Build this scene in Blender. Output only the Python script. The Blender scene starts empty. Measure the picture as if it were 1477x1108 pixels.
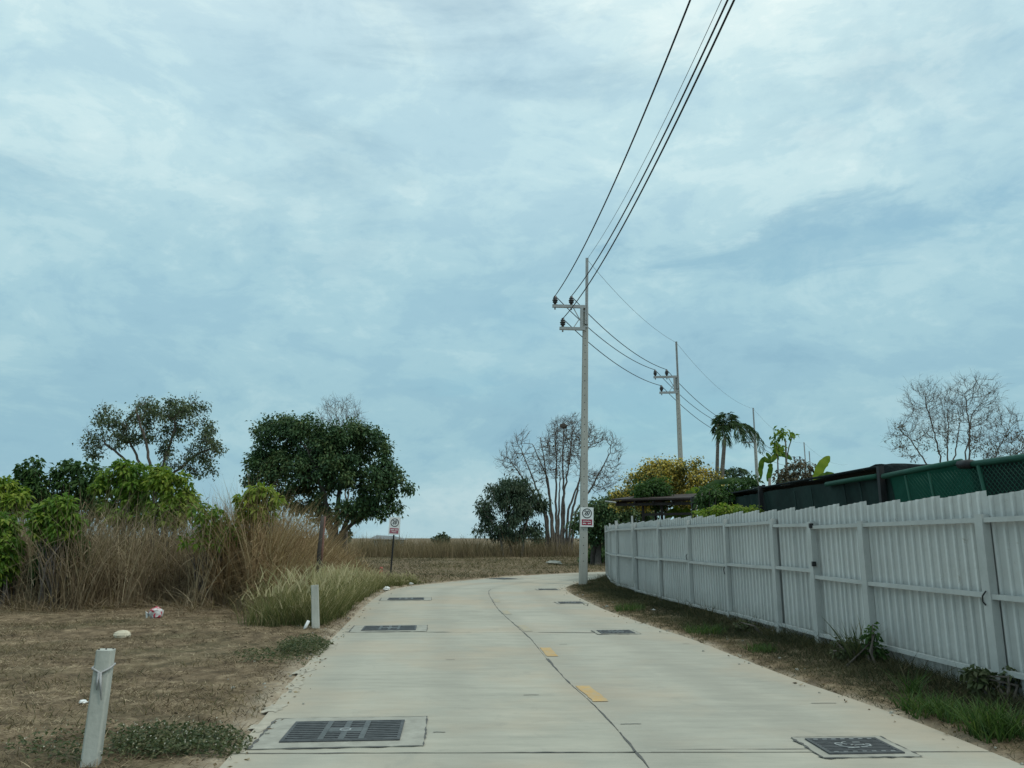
import bpy, math, random
import numpy as np
from mathutils import Vector, Matrix
R = math.radians
random.seed(7); rng = np.random.default_rng(7)
scene = bpy.context.scene
COL = scene.collection

# ------------------------------------------------------------------ camera
CAM_H = 1.6; FPX = 1109.0; CX0, CY0 = 738.5, 554.0
PITCH = math.atan((776.0 - CY0) / FPX)
PC, PS = math.cos(PITCH), math.sin(PITCH)
cd = bpy.data.cameras.new("camera"); cam = bpy.data.objects.new("camera", cd); COL.objects.link(cam)
cam.location = (0, 0, CAM_H); cam.rotation_euler = (R(90) + PITCH, 0, 0)
cd.sensor_width = 36; cd.lens = FPX / 1477 * 36; cd.clip_start = 0.1; cd.clip_end = 6000
scene.camera = cam

def ray(px, py):
    a = (px - CX0) / FPX; b = (CY0 - py) / FPX
    return (a, PC - b * PS, PS + b * PC)
def gp(px, py, z=0.0):
    r = ray(px, py); t = (z - CAM_H) / r[2]
    return (r[0] * t, r[1] * t)
def at(px, py, d):
    r = ray(px, py); t = d / r[1]
    return Vector((r[0] * t, d, CAM_H + r[2] * t))

# ------------------------------------------------------------------ sky, sun, exposure
SUN_EL, SUN_AZ = 57, 118            # azimuth east of +Y
world = bpy.data.worlds.new("World"); scene.world = world; world.use_nodes = True
wn = world.node_tree.nodes; wl = world.node_tree.links; wn.clear()
def W(t, **k):
    n = wn.new(t)
    for a, v in k.items(): setattr(n, a, v)
    return n
def wmath(op, a, b=None, clamp=False):
    n = W('ShaderNodeMath', operation=op, use_clamp=clamp)
    for i, v in enumerate((a, b)):
        if v is None: continue
        if isinstance(v, (int, float)): n.inputs[i].default_value = v
        else: wl.new(v, n.inputs[i])
    return n.outputs[0]
wo = W('ShaderNodeOutputWorld'); bg = W('ShaderNodeBackground'); bg.inputs['Strength'].default_value = 0.1
wl.new(bg.outputs[0], wo.inputs[0])
sky = W('ShaderNodeTexSky', sky_type='NISHITA', sun_disc=False)
sky.sun_elevation = R(SUN_EL); sky.sun_rotation = R(SUN_AZ); sky.air_density = 1.0; sky.dust_density = 1.5
tc = W('ShaderNodeTexCoord'); sx = W('ShaderNodeSeparateXYZ'); wl.new(tc.outputs['Generated'], sx.inputs[0])
cmb = W('ShaderNodeMapping'); wl.new(tc.outputs['Generated'], cmb.inputs[0]); cmb.inputs['Scale'].default_value = (1, 1, 1.75)
def wnoise(scale, detail, rough, dist=0.0, off=(0, 0, 0), sc=(1, 1, 1), rot=0.0):
    mp = W('ShaderNodeMapping'); mp.inputs['Location'].default_value = off; mp.inputs['Scale'].default_value = sc
    mp.inputs['Rotation'].default_value = (0, 0, rot)
    wl.new(cmb.outputs[0], mp.inputs[0])
    n = W('ShaderNodeTexNoise'); n.inputs['Scale'].default_value = scale; n.inputs['Detail'].default_value = detail
    n.inputs['Roughness'].default_value = rough; n.inputs['Distortion'].default_value = dist
    wl.new(mp.outputs[0], n.inputs['Vector'])
    return n.outputs['Fac']
def wramp(fac, stops):
    r = W('ShaderNodeValToRGB'); r.color_ramp.interpolation = 'EASE'
    while len(r.color_ramp.elements) < len(stops): r.color_ramp.elements.new(0.5)
    for e, (p, c) in zip(r.color_ramp.elements, stops):
        e.position = p; e.color = (*c, 1) if len(c) == 3 else c
    wl.new(fac, r.inputs[0]); return r.outputs[0]
def wmix(f, a, b, blend='MIX'):
    n = W('ShaderNodeMix', data_type='RGBA', blend_type=blend)
    for i, v in ((0, f), (6, a), (7, b)):
        if isinstance(v, (int, float)): n.inputs[i].default_value = v
        elif isinstance(v, tuple): n.inputs[i].default_value = (*v, 1)
        else: wl.new(v, n.inputs[i])
    return n.outputs[2]
base = wramp(sx.outputs['Z'], [(0.0, (.365, .56, .628)), (.12, (.345, .563, .643)), (.30, (.395, .622, .705)), (.48, (.54, .755, .812)), (.66, (.70, .875, .90)), (1.0, (.73, .89, .91))])
big = wnoise(1.9, 6, .55, .3, (3.1, 1.7, 0))
mid = wnoise(5.2, 10, .62, .55, (7.3, 2.2, 0), (1, 1.25, 1.2), .5)
fine = wnoise(15, 9, .66, .4, (1.3, 9.2, 0), (1, 1.3, 1.3), .5)
# bright tufts and grey undersides of the cloud deck
lum = wmath('ADD', wmath('MULTIPLY', big, .54), wmath('ADD', wmath('MULTIPLY', mid, .48), wmath('MULTIPLY', fine, .24)))
tint = wramp(lum, [(.46, (.76, .82, .89)), (.57, (.88, .915, .955)), (.64, (1.0, 1.0, 1.0)), (.70, (1.15, 1.085, 1.05)), (.78, (1.34, 1.18, 1.11))])
cloud = wmix(1.0, base, tint, 'MULTIPLY')
c10 = W('ShaderNodeVectorMath', operation='SCALE'); wl.new(cloud, c10.inputs[0]); c10.inputs['Scale'].default_value = 10.0
# a thin blue opening in the deck, low on the right, and fainter ones elsewhere
gv = W('ShaderNodeVectorMath', operation='SUBTRACT'); wl.new(tc.outputs['Generated'], gv.inputs[0]); gv.inputs[1].default_value = (.385, .845, .345)
gs = W('ShaderNodeVectorMath', operation='MULTIPLY'); wl.new(gv.outputs[0], gs.inputs[0]); gs.inputs[1].default_value = (3.4, 3.4, 19)
gl = W('ShaderNodeVectorMath', operation='LENGTH'); wl.new(gs.outputs[0], gl.inputs[0])
gd = wmath('ADD', gl.outputs['Value'], wmath('MULTIPLY', wmath('SUBTRACT', wnoise(7, 8, .62, .6, (5.2, 4.4, 0), (1, 1.2, 1.6)), .5), 3.6))
gap = wmath('MAXIMUM', wmath('MULTIPLY', wramp(gd, [(.15, (1, 1, 1)), (.95, (0, 0, 0))]), 1.5), wramp(wnoise(2.4, 8, .6, .5, (1.2, 8.4, 0), (1, 1, 1.5)), [(.52, (0, 0, 0)), (.70, (1, 1, 1))]))
gapf = wmath('MULTIPLY', gap, .27)
final = wmix(gapf, c10.outputs[0], wmix(1.0, sky.outputs[0], (1.15, 1.62, 1.42), 'MULTIPLY'))
wl.new(final, bg.inputs['Color'])

sd = bpy.data.lights.new("sun", 'SUN'); sd.energy = 1.5; sd.angle = R(16); sd.color = (1, .95, .86)
so = bpy.data.objects.new("sun", sd); COL.objects.link(so)
sv = Vector((math.sin(R(SUN_AZ)) * math.cos(R(SUN_EL)), math.cos(R(SUN_AZ)) * math.cos(R(SUN_EL)), math.sin(R(SUN_EL))))
so.rotation_euler = (-sv).to_track_quat('-Z', 'Y').to_euler(); so.location = (0, 0, 60)
scene.view_settings.view_transform = 'Standard'; scene.view_settings.look = 'None'
scene.view_settings.exposure = 0.0; scene.view_settings.gamma = 1.0; scene.view_settings.use_curve_mapping = False
scene.cycles.max_bounces = 8; scene.cycles.transparent_max_bounces = 8

# ------------------------------------------------------------------ materials
class MN:
    """Small node-tree writer for one material."""
    def __init__(s, name):
        s.m = bpy.data.materials.new(name); s.m.use_nodes = True
        s.t = s.m.node_tree; s.n = s.t.nodes; s.l = s.t.links
        s.b = s.n['Principled BSDF']; s.o = s.n['Material Output']
        s.tc = s.n.new('ShaderNodeTexCoord')
    def put(s, sock, v):
        if isinstance(v, (int, float)): sock.default_value = v
        elif isinstance(v, tuple): sock.default_value = (*v, 1) if len(v) == 3 and sock.type == 'RGBA' else v
        else: s.l.new(v, sock)
    def noise(s, scale, detail=6, rough=.55, dist=0, sc=None, kind='Object', rot=(0, 0, 0)):
        n = s.n.new('ShaderNodeTexNoise'); n.inputs['Scale'].default_value = scale; n.inputs['Detail'].default_value = detail
        n.inputs['Roughness'].default_value = rough; n.inputs['Distortion'].default_value = dist
        src = s.tc.outputs[kind]
        if sc:
            mp = s.n.new('ShaderNodeMapping'); mp.inputs['Scale'].default_value = sc; mp.inputs['Rotation'].default_value = rot
            s.l.new(src, mp.inputs[0]); src = mp.outputs[0]
        s.l.new(src, n.inputs['Vector']); return n.outputs['Fac']
    def ramp(s, fac, stops, interp='LINEAR'):
        r = s.n.new('ShaderNodeValToRGB'); r.color_ramp.interpolation = interp
        while len(r.color_ramp.elements) < len(stops): r.color_ramp.elements.new(.5)
        for e, (p, c) in zip(r.color_ramp.elements, stops):
            e.position = p; e.color = (c, c, c, 1) if isinstance(c, (int, float)) else (*c, 1)
        s.put(r.inputs[0], fac); return r.outputs[0]
    def mix(s, f, a, b, blend='MIX'):
        n = s.n.new('ShaderNodeMix'); n.data_type = 'RGBA'; n.blend_type = blend
        s.put(n.inputs[0], f); s.put(n.inputs[6], a); s.put(n.inputs[7], b); return n.outputs[2]
    def math(s, op, a, b=0.0):
        n = s.n.new('ShaderNodeMath'); n.operation = op; s.put(n.inputs[0], a); s.put(n.inputs[1], b); return n.outputs[0]
    def attr(s, name):
        n = s.n.new('ShaderNodeAttribute'); n.attribute_name = name; return n.outputs['Fac']
    def rnd_obj(s):
        return s.n.new('ShaderNodeObjectInfo').outputs['Random']
    def bump(s, h, strength=.3, dist=.02):
        n = s.n.new('ShaderNodeBump'); n.inputs['Strength'].default_value = strength; n.inputs['Distance'].default_value = dist
        s.put(n.inputs['Height'], h); s.l.new(n.outputs[0], s.b.inputs['Normal'])
    def done(s, col, rough=.8, metal=0.0, spec=.3):
        s.put(s.b.inputs['Base Color'], col); s.put(s.b.inputs['Roughness'], rough); s.b.inputs['Metallic'].default_value = metal
        s.b.inputs['Specular IOR Level'].default_value = spec
        return s.m
    def translucent(s, col, amount=.35):
        tr = s.n.new('ShaderNodeBsdfTranslucent'); s.put(tr.inputs['Color'], col)
        mx = s.n.new('ShaderNodeMixShader'); mx.inputs[0].default_value = amount
        s.l.new(s.b.outputs[0], mx.inputs[1]); s.l.new(tr.outputs[0], mx.inputs[2]); s.l.new(mx.outputs[0], s.o.inputs['Surface'])

def m_plain(name, col, rough=.7, var=.25, scale=6, bump=.15, metal=0, spec=.3):
    k = MN(name)
    lo = tuple(c * (1 - var) for c in col); hi = tuple(min(1, c * (1 + var * .6)) for c in col)
    n = k.noise(scale, 8, .65)
    c = k.ramp(n, [(.3, lo), (.7, hi)])
    if bump: k.bump(k.noise(scale * 6, 5), bump, .01)
    return k.done(c, rough, metal, spec)
def m_leaf(name, cols, trans=.3, rough=.55):
    k = MN(name)
    a = k.attr('rnd'); st = [(i / max(1, len(cols) - 1), c) for i, c in enumerate(cols)]
    c = k.ramp(a, st)
    k.done(c, rough, 0, .25)
    k.translucent(k.mix(1.0, c, (1.15, 1.2, .8), 'MULTIPLY'), trans); return k.m

# ground: dry mown soil and straw, olive patches, pale spill of sand along the road edge
k = MN("dry_ground")
n1 = k.noise(.55, 8, .6); n2 = k.noise(3.2, 9, .68); n3 = k.noise(22, 5, .6, 0, (1, 2.6, 1))
straw = k.ramp(n2, [(.30, (.042, .031, .02)), (.43, (.11, .081, .051)), (.55, (.205, .153, .097)), (.67, (.34, .268, .175))])
green = k.ramp(n2, [(.3, (.038, .042, .022)), (.7, (.115, .105, .058))])
col = k.mix(k.ramp(n1, [(.48, 0.0), (.66, .8)]), straw, green)
col = k.mix(k.math('MULTIPLY', k.ramp(n3, [(.4, 0.0), (.7, 1.0)]), .30), col, (.22, .17, .11))
edge = k.attr('edge')
sand = k.ramp(k.noise(5, 7, .65), [(.3, (.30, .24, .175)), (.7, (.50, .44, .345))])
ef = k.math('MULTIPLY', edge, k.ramp(k.noise(2.4, 8, .7), [(.36, .25), (.56, 1.0)]))
col = k.mix(ef, col, sand)
k.bump(k.noise(14, 8, .7), .7, .05)
M_GROUND = k.done(col, .95, 0, .1)

# concrete: brushed across the lane, mottled with dust
k = MN("broom_concrete")
a = k.noise(.5, 8, .6, .6); b = k.noise(3.0, 9, .7, 0, (.35, 1.6, 1), rot=(0, 0, -.1)); c_ = k.noise(30, 3, .6, 0, (.12, 2.2, 1), rot=(0, 0, -.1)); d_ = k.noise(55, 4, .7)
col = k.ramp(a, [(.30, (.245, .242, .20)), (.5, (.345, .334, .275)), (.70, (.45, .422, .342))])
col = k.mix(.55, col, k.ramp(b, [(.27, (.20, .208, .178)), (.5, (.345, .34, .283)), (.73, (.475, .455, .375))]))
col = k.mix(k.math('MULTIPLY', k.ramp(c_, [(.45, 0.0), (.8, 1.0)]), .28), col, (.44, .425, .36))
col = k.mix(k.math('MULTIPLY', k.ramp(k.noise(.33, 5, .6), [(.46, 0.0), (.62, 1.0)]), .55), col, (.41, .325, .232))
col = k.mix(k.math('MULTIPLY', k.ramp(k.noise(1.6, 9, .72, 1.2), [(.56, 0.0), (.72, 1.0)]), .45), col, (.225, .23, .20))
col = k.mix(k.math('MULTIPLY', k.ramp(d_, [(.62, 0.0), (.74, 1.0)]), .25), col, (.22, .22, .20))
col = k.mix(k.math('MULTIPLY', k.rnd_obj(), .12), col, (.30, .31, .29))
k.bump(k.math('ADD', c_, k.math('MULTIPLY', d_, .7)), .22, .01)
lat = k.attr('lat'); wt = k.math('MULTIPLY', k.math('SINE', k.math('MULTIPLY', lat, 25.13)), .5)
col = k.mix(k.math('MULTIPLY', k.ramp(k.math('ADD', wt, k.math('MULTIPLY', k.noise(.8, 6, .6, 0, (2, .3, 1)), .6)), [(.25, 0.0), (.85, 1.0)]), .27), col, (.225, .218, .185))
col = k.mix(k.math('MULTIPLY', k.ramp(k.noise(120, 3, .8), [(.35, 0.0), (.75, 1.0)]), .22), col, (.50, .475, .40))
col = k.mix(k.math('MULTIPLY', k.ramp(k.math('ABSOLUTE', k.math('SUBTRACT', lat, .5)), [(.42, 0.0), (.5, 1.0)]), k.ramp(k.noise(1.1, 8, .7), [(.4, .1), (.65, .7)])), col, (.43, .36, .27))
M_CONC = k.done(col, .88, 0, .25)
M_CONC2 = m_plain("trim_concrete", (.33, .325, .28), .9, .25, 5, .25)
M_POLE = None
k = MN("pole_concrete")
col = k.ramp(k.noise(4, 8, .65, 0, (1, 1, .25)), [(.3, (.30, .31, .285)), (.6, (.40, .405, .37)), (.8, (.47, .47, .43))])
col = k.mix(k.math('MULTIPLY', k.ramp(k.noise(20, 4, .7), [(.6, 0.0), (.75, 1.0)]), .4), col, (.18, .18, .17))
k.bump(k.noise(40, 4), .2, .01); M_POLE = k.done(col, .9, 0, .2)
k = MN("weathered_white_paint")
col = k.ramp(k.noise(3, 8, .7, 0, (1, 1, .3)), [(.3, (.27, .285, .255)), (.5, (.42, .43, .385)), (.72, (.54, .545, .49))])
col = k.mix(k.math('MULTIPLY', k.ramp(k.noise(9, 8, .75), [(.58, 0.0), (.7, 1.0)]), .55), col, (.22, .21, .18))
k.bump(k.noise(30, 5), .3, .01); M_BOLLARD = k.done(col, .85, 0, .25)
k = MN("white_sheet_steel")
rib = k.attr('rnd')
geo = k.n.new('ShaderNodeNewGeometry'); sp = k.n.new('ShaderNodeSeparateXYZ'); k.l.new(geo.outputs['Position'], sp.inputs[0])
col = k.ramp(k.noise(1.4, 7, .6, 0, (1, 1, .25), 'Object'), [(.3, (.51, .525, .51)), (.7, (.64, .655, .635))])
col = k.mix(k.math('MULTIPLY', k.rnd_obj(), .42), col, (.42, .445, .44))
mud = k.math('MULTIPLY', k.ramp(k.math('ADD', sp.outputs['Z'], k.math('MULTIPLY', k.noise(6, 7, .7), .55)), [(.30, 1.0), (.75, 0.0)]), .5)
col = k.mix(mud, col, (.27, .25, .20))
col = k.mix(k.math('MULTIPLY', k.ramp(k.noise(16, 6, .7, 0, (1, 1, .06)), [(.6, 0.0), (.78, 1.0)]), .42), col, (.33, .34, .32))
col = k.mix(k.math('MULTIPLY', k.ramp(k.noise(7, 8, .75, .6), [(.62, 0.0), (.72, 1.0)]), .6), col, (.27, .215, .15))
col = k.mix(k.math('MULTIPLY', k.math('MULTIPLY', k.math('SUBTRACT', 1.0, rib), k.ramp(k.noise(2.2, 6, .7, 0, (1, 1, .3)), [(.3, .5), (.7, 1.0)])), .5), col, (.29, .295, .28))  # dusty tint that also paints light contrast: flats darker than ribs
k.bump(k.noise(1.6, 4, .6), .35, .12)
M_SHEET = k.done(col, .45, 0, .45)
M_RAIL = m_plain("fence_frame_paint", (.455, .47, .455), .55, .14, 3, .05)
M_BLACK = m_plain("black_metal", (.02, .021, .022), .5, .3, 8, .05)
M_IRON = m_plain("cast_iron", (.095, .10, .102), .6, .4, 14, .3, .3)
M_PIT_SHADE = m_plain("drain_shade", (.012, .013, .013), .9, .3)
M_TAR = m_plain("joint_tar", (.105, .105, .098), .75, .35, 12, .3)
M_STEEL = m_plain("galvanised_steel", (.36, .375, .37), .5, .18, 6, .05, .4)
M_PORC = m_plain("insulator_glaze", (.018, .018, .02), .25, .2, 6, 0, 0, .6)
M_WIRE = m_plain("wire_jacket", (.022, .023, .025), .6, .2, 4, 0)
M_WIRE2 = m_plain("bare_wire", (.17, .18, .18), .5, .2, 4, 0, .5)
M_SIGNW = m_plain("sign_white", (.74, .76, .75), .45, .06, 3, 0)
M_SIGNR = m_plain("sign_red", (.28, .02, .05), .5, .12, 3, 0)
M_SIGNP = m_plain("sign_faded_red", (.38, .13, .17), .5, .15, 3, 0)
M_SIGNK = m_plain("sign_black", (.02, .022, .025), .5, .1, 3, 0)
k = MN("worn_yellow_paint")
n = k.noise(11, 8, .75); col = k.mix(k.ramp(n, [(.34, .15), (.62, .9)]), (.36, .33, .25), k.ramp(k.noise(4, 5), [(.3, (.48, .28, .085)), (.7, (.54, .35, .13))]))
M_YELLOW = k.done(col, .85, 0, .2)
k = MN("faint_yellow_paint")
col = k.mix(k.ramp(k.noise(6, 8, .72), [(.40, 0.0), (.75, .6)]), (.335, .32, .265), (.47, .35, .17))
M_YELLOW2 = k.done(col, .85, 0, .2)
M_BARK = m_plain("grey_bark", (.14, .118, .10), .95, .4, 6, .4)
M_BARKP = m_plain("pale_bark", (.21, .185, .16), .95, .35, 6, .4)
M_BARKD = m_plain("dark_bark", (.075, .066, .058), .95, .4, 6, .4)
L_DARK = m_leaf("leaf_dark_green", [(.026, .06, .03), (.044, .095, .04), (.07, .125, .045), (.12, .14, .052)], .2)
L_SPARSE = m_leaf("leaf_dusty_green", [(.042, .072, .042), (.068, .105, .052), (.105, .14, .066), (.13, .15, .075)], .25)
L_EUC = m_leaf("leaf_grey_green", [(.034, .064, .042), (.055, .09, .052), (.09, .115, .066)], .25)
L_SHRUB = m_leaf("leaf_shrub_green", [(.045, .11, .016), (.09, .185, .022), (.165, .26, .035), (.27, .32, .05)], .4)
L_SHRUBD = m_leaf("leaf_shrub_deep", [(.022, .058, .018), (.045, .10, .024), (.08, .145, .03)], .35)
L_LIME = m_leaf("leaf_lime", [(.065, .14, .018), (.13, .22, .026), (.23, .30, .04), (.34, .37, .06)], .42)
L_YTREE = m_leaf("leaf_olive", [(.055, .08, .025), (.11, .125, .035), (.19, .165, .05)], .35)
L_PETAL = m_leaf("yellow_petals", [(.42, .32, .05), (.60, .47, .10), (.70, .60, .24)], .35)
L_KHAKI = m_leaf("leaf_khaki", [(.06, .055, .035), (.10, .085, .05), (.13, .10, .055)], .25)
L_PALM = m_leaf("palm_green", [(.022, .05, .022), (.04, .085, .025), (.07, .11, .03)], .3)
L_BANANA = m_leaf("banana_green", [(.04, .09, .015), (.09, .16, .02), (.14, .21, .03)], .45)
L_BLIME = m_leaf("banana_lime", [(.14, .22, .015), (.20, .28, .02), (.25, .32, .03)], .5)
G_REED = m_leaf("dry_reed", [(.085, .062, .04), (.185, .137, .086), (.285, .22, .142), (.43, .355, .24)], .25, .8)
G_RUST = m_leaf("russet_reed", [(.10, .064, .034), (.215, .14, .073), (.32, .225, .122), (.45, .35, .21)], .25, .8)
G_STRAW = m_leaf("mown_straw", [(.055, .041, .026), (.145, .108, .067), (.265, .202, .128), (.43, .348, .23)], .15, .9)
G_OLIVE = m_leaf("field_grass", [(.045, .046, .022), (.088, .08, .04), (.14, .12, .065), (.21, .175, .10)], .25, .85)
G_BAND = m_leaf("band_grass", [(.075, .062, .036), (.145, .112, .066), (.215, .165, .10), (.30, .235, .145)], .25, .85)
G_FOUNT = m_leaf("fountain_grass", [(.05, .08, .024), (.11, .13, .045), (.23, .21, .10), (.44, .385, .24)], .35, .8)
G_FRESH = m_leaf("fresh_grass", [(.03, .07, .016), (.055, .11, .026), (.11, .16, .045)], .35)
G_VERGE = m_leaf("verge_grass", [(.03, .036, .018), (.06, .065, .03), (.12, .10, .055), (.22, .175, .105)], .25, .85)
G_WEED = m_leaf("weed_leaf", [(.045, .068, .03), (.085, .105, .045), (.15, .145, .075)], .3)
L_WHITE = m_leaf("white_petals", [(.36, .34, .26), (.52, .50, .42)], .2)

# ------------------------------------------------------------------ mesh helpers
def link_mesh(name, me, mat, parent=None, loc=(0, 0, 0)):
    o = bpy.data.objects.new(name, me); COL.objects.link(o)
    if mat is not None:
        for m in (mat if isinstance(mat, (list, tuple)) else [mat]): me.materials.append(m)
    o.location = loc
    if parent is not None: o.parent = parent
    return o
def tag(o, label=None, cat=None, group=None, kind=None):
    for k_, v in (('label', label), ('category', cat), ('group', group), ('kind', kind)):
        if v: o[k_] = v
    return o
def empty(name, loc=(0, 0, 0), label=None, cat=None, group=None, rot=(0, 0, 0)):
    o = bpy.data.objects.new(name, None); COL.objects.link(o); o.location = loc; o.rotation_euler = rot
    o.empty_display_size = .2
    return tag(o, label, cat, group)
def children(o): return [c for c in bpy.data.objects if c.parent == o]
def copy_tree(o, parent=None):
    c = o.copy(); COL.objects.link(c)
    if parent is not None: c.parent = parent
    for ch in children(o): copy_tree(ch, c)
    return c

class MB:
    """Collects boxes, tubes and sheets, then links them as one mesh."""
    def __init__(s): s.v = []; s.f = []; s.smooth = []
    def add(s, vs, fs, smooth=False):
        o = len(s.v); s.v += [tuple(v) for v in vs]; s.f += [tuple(i + o for i in f) for f in fs]; s.smooth += [smooth] * len(fs)
        return s
    def box(s, c, size, rot=None, taper=1.0, bev=0.0):
        hx, hy, hz = (d / 2 for d in size); vs = []
        if bev > 0:
            for z, t in ((-hz, 1), (hz, taper)):
                for x, y in ((hx - bev, -hy), (hx, -hy + bev), (hx, hy - bev), (hx - bev, hy), (-hx + bev, hy), (-hx, hy - bev), (-hx, -hy + bev), (-hx + bev, -hy)):
                    vs.append(Vector((x * t, y * t, z)))
            fs = [tuple(range(7, -1, -1)), tuple(range(8, 16))] + [(i, (i + 1) % 8, 8 + (i + 1) % 8, 8 + i) for i in range(8)]
        else:
            for z, t in ((-hz, 1), (hz, taper)):
                for x, y in ((-hx, -hy), (hx, -hy), (hx, hy), (-hx, hy)): vs.append(Vector((x * t, y * t, z)))
            fs = [(3, 2, 1, 0), (4, 5, 6, 7), (0, 1, 5, 4), (1, 2, 6, 5), (2, 3, 7, 6), (3, 0, 4, 7)]
        if rot is not None: vs = [rot @ v for v in vs]
        return s.add([v + Vector(c) for v in vs], fs)
    def bar(s, a, b, w, h=None, up=(0, 0, 1)):
        a = Vector(a); b = Vector(b); d = b - a; L = d.length; d.normalize(); upv = Vector(up)
        if abs(d.dot(upv)) > .99: upv = Vector((0, 1, 0))
        x = d.cross(upv).normalized(); z = x.cross(d)
        return s.box((a + b) / 2, (w, L, h or w), Matrix((x, d, z)).transposed())
    def tube(s, pts, rad, n=6, cap=True):
        pts = [Vector(p) for p in pts]
        if not hasattr(rad, '__len__'): rad = [rad] * len(pts)
        vs = []; fs = []; px = None
        for i, p in enumerate(pts):
            d = (pts[min(i + 1, len(pts) - 1)] - pts[max(i - 1, 0)])
            d = d.normalized() if d.length > 1e-9 else Vector((0, 0, 1))
            if px is None: px = d.cross(Vector((0, 0, 1)) if abs(d.z) < .9 else Vector((1, 0, 0))).normalized()
            else:
                px = px - d * px.dot(d)
                px = px.normalized() if px.length > 1e-6 else d.orthogonal().normalized()
            py = d.cross(px)
            for j in range(n):
                a = 2 * math.pi * j / n; vs.append(p + (px * math.cos(a) + py * math.sin(a)) * rad[i])
        for i in range(len(pts) - 1):
            for j in range(n):
                fs.append((i * n + j, i * n + (j + 1) % n, (i + 1) * n + (j + 1) % n, (i + 1) * n + j))
        if cap: fs += [tuple(range(n - 1, -1, -1)), tuple(range((len(pts) - 1) * n, len(pts) * n))]
        return s.add(vs, fs, True)
    def lathe(s, prof, c=(0, 0, 0), n=12):
        vs = []; fs = []
        for r_, z in prof:
            for j in range(n):
                a = 2 * math.pi * j / n; vs.append((c[0] + r_ * math.cos(a), c[1] + r_ * math.sin(a), c[2] + z))
        for i in range(len(prof) - 1):
            for j in range(n): fs.append((i * n + j, i * n + (j + 1) % n, (i + 1) * n + (j + 1) % n, (i + 1) * n + j))
        fs += [tuple(range(n - 1, -1, -1)), tuple(range((len(prof) - 1) * n, len(prof) * n))]
        return s.add(vs, fs, True)
    def ring(s, c, r0, r1, axis='y', th=.004, n=28, a0=0, a1=2 * math.pi):
        vs = []; fs = []; closed = abs(a1 - a0) > 6.28
        m = n if closed else n + 1
        for i in range(m):
            a = a0 + (a1 - a0) * i / n
            for r_, t in ((r0, 0), (r1, 0), (r1, th), (r0, th)):
                if axis == 'y': vs.append((c[0] + r_ * math.cos(a), c[1] - t, c[2] + r_ * math.sin(a)))
                else: vs.append((c[0] + r_ * math.cos(a), c[1] + r_ * math.sin(a), c[2] + t))
        for i in range(n):
            j = (i + 1) % m
            for q in range(4): fs.append((i * 4 + q, i * 4 + (q + 1) % 4, j * 4 + (q + 1) % 4, j * 4 + q))
        return s.add(vs, fs)
    def build(s, name, mat, parent=None, origin=(0, 0, 0), loc=None):
        me = bpy.data.meshes.new(name); o = Vector(origin)
        me.from_pydata([Vector(v) - o for v in s.v], [], s.f)
        me.polygons.foreach_set('use_smooth', s.smooth); me.update()
        return link_mesh(name, me, mat, parent, loc if loc is not None else ((0, 0, 0) if parent is not None else o))

def np_mesh(name, verts, quads=None, tris=None, rnd=None, smooth=False):
    me = bpy.data.meshes.new(name); nq = 0 if quads is None else len(quads); nt = 0 if tris is None else len(tris)
    me.vertices.add(len(verts)); me.vertices.foreach_set('co', np.ascontiguousarray(verts, dtype=np.float32).ravel())
    idx = np.concatenate([x.ravel() for x in (quads, tris) if x is not None and len(x)]).astype(np.int32)
    tot = np.concatenate([np.full(nq, 4), np.full(nt, 3)]).astype(np.int32)
    me.loops.add(len(idx)); me.loops.foreach_set('vertex_index', idx)
    me.polygons.add(nq + nt); st = np.concatenate([[0], np.cumsum(tot)[:-1]]).astype(np.int32)
    me.polygons.foreach_set('loop_start', st); me.polygons.foreach_set('loop_total', tot)
    me.polygons.foreach_set('use_smooth', np.full(nq + nt, smooth))
    if rnd is not None:
        a = me.attributes.new('rnd', 'FLOAT', 'POINT'); a.data.foreach_set('value', np.ascontiguousarray(rnd, dtype=np.float32))
    me.update(calc_edges=True); me.validate(); return me

_lat = np.random.default_rng(99).random((256, 256))
def vnoise(x, y):
    xi = np.floor(x).astype(int); yi = np.floor(y).astype(int); fx = x - xi; fy = y - yi
    fx = fx * fx * (3 - 2 * fx); fy = fy * fy * (3 - 2 * fy)
    g = lambda i, j: _lat[i % 256, j % 256]
    return (g(xi, yi) * (1 - fx) + g(xi + 1, yi) * fx) * (1 - fy) + (g(xi, yi + 1) * (1 - fx) + g(xi + 1, yi + 1) * fx) * fy
def fbm(x, y, o=4):
    s = 0; a = .5; t = 0
    for i in range(o): s = s + a * vnoise(x + 17.3 * i, y + 9.1 * i); t += a; x = x * 2.03; y = y * 2.03; a *= .55
    return s / t

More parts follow.
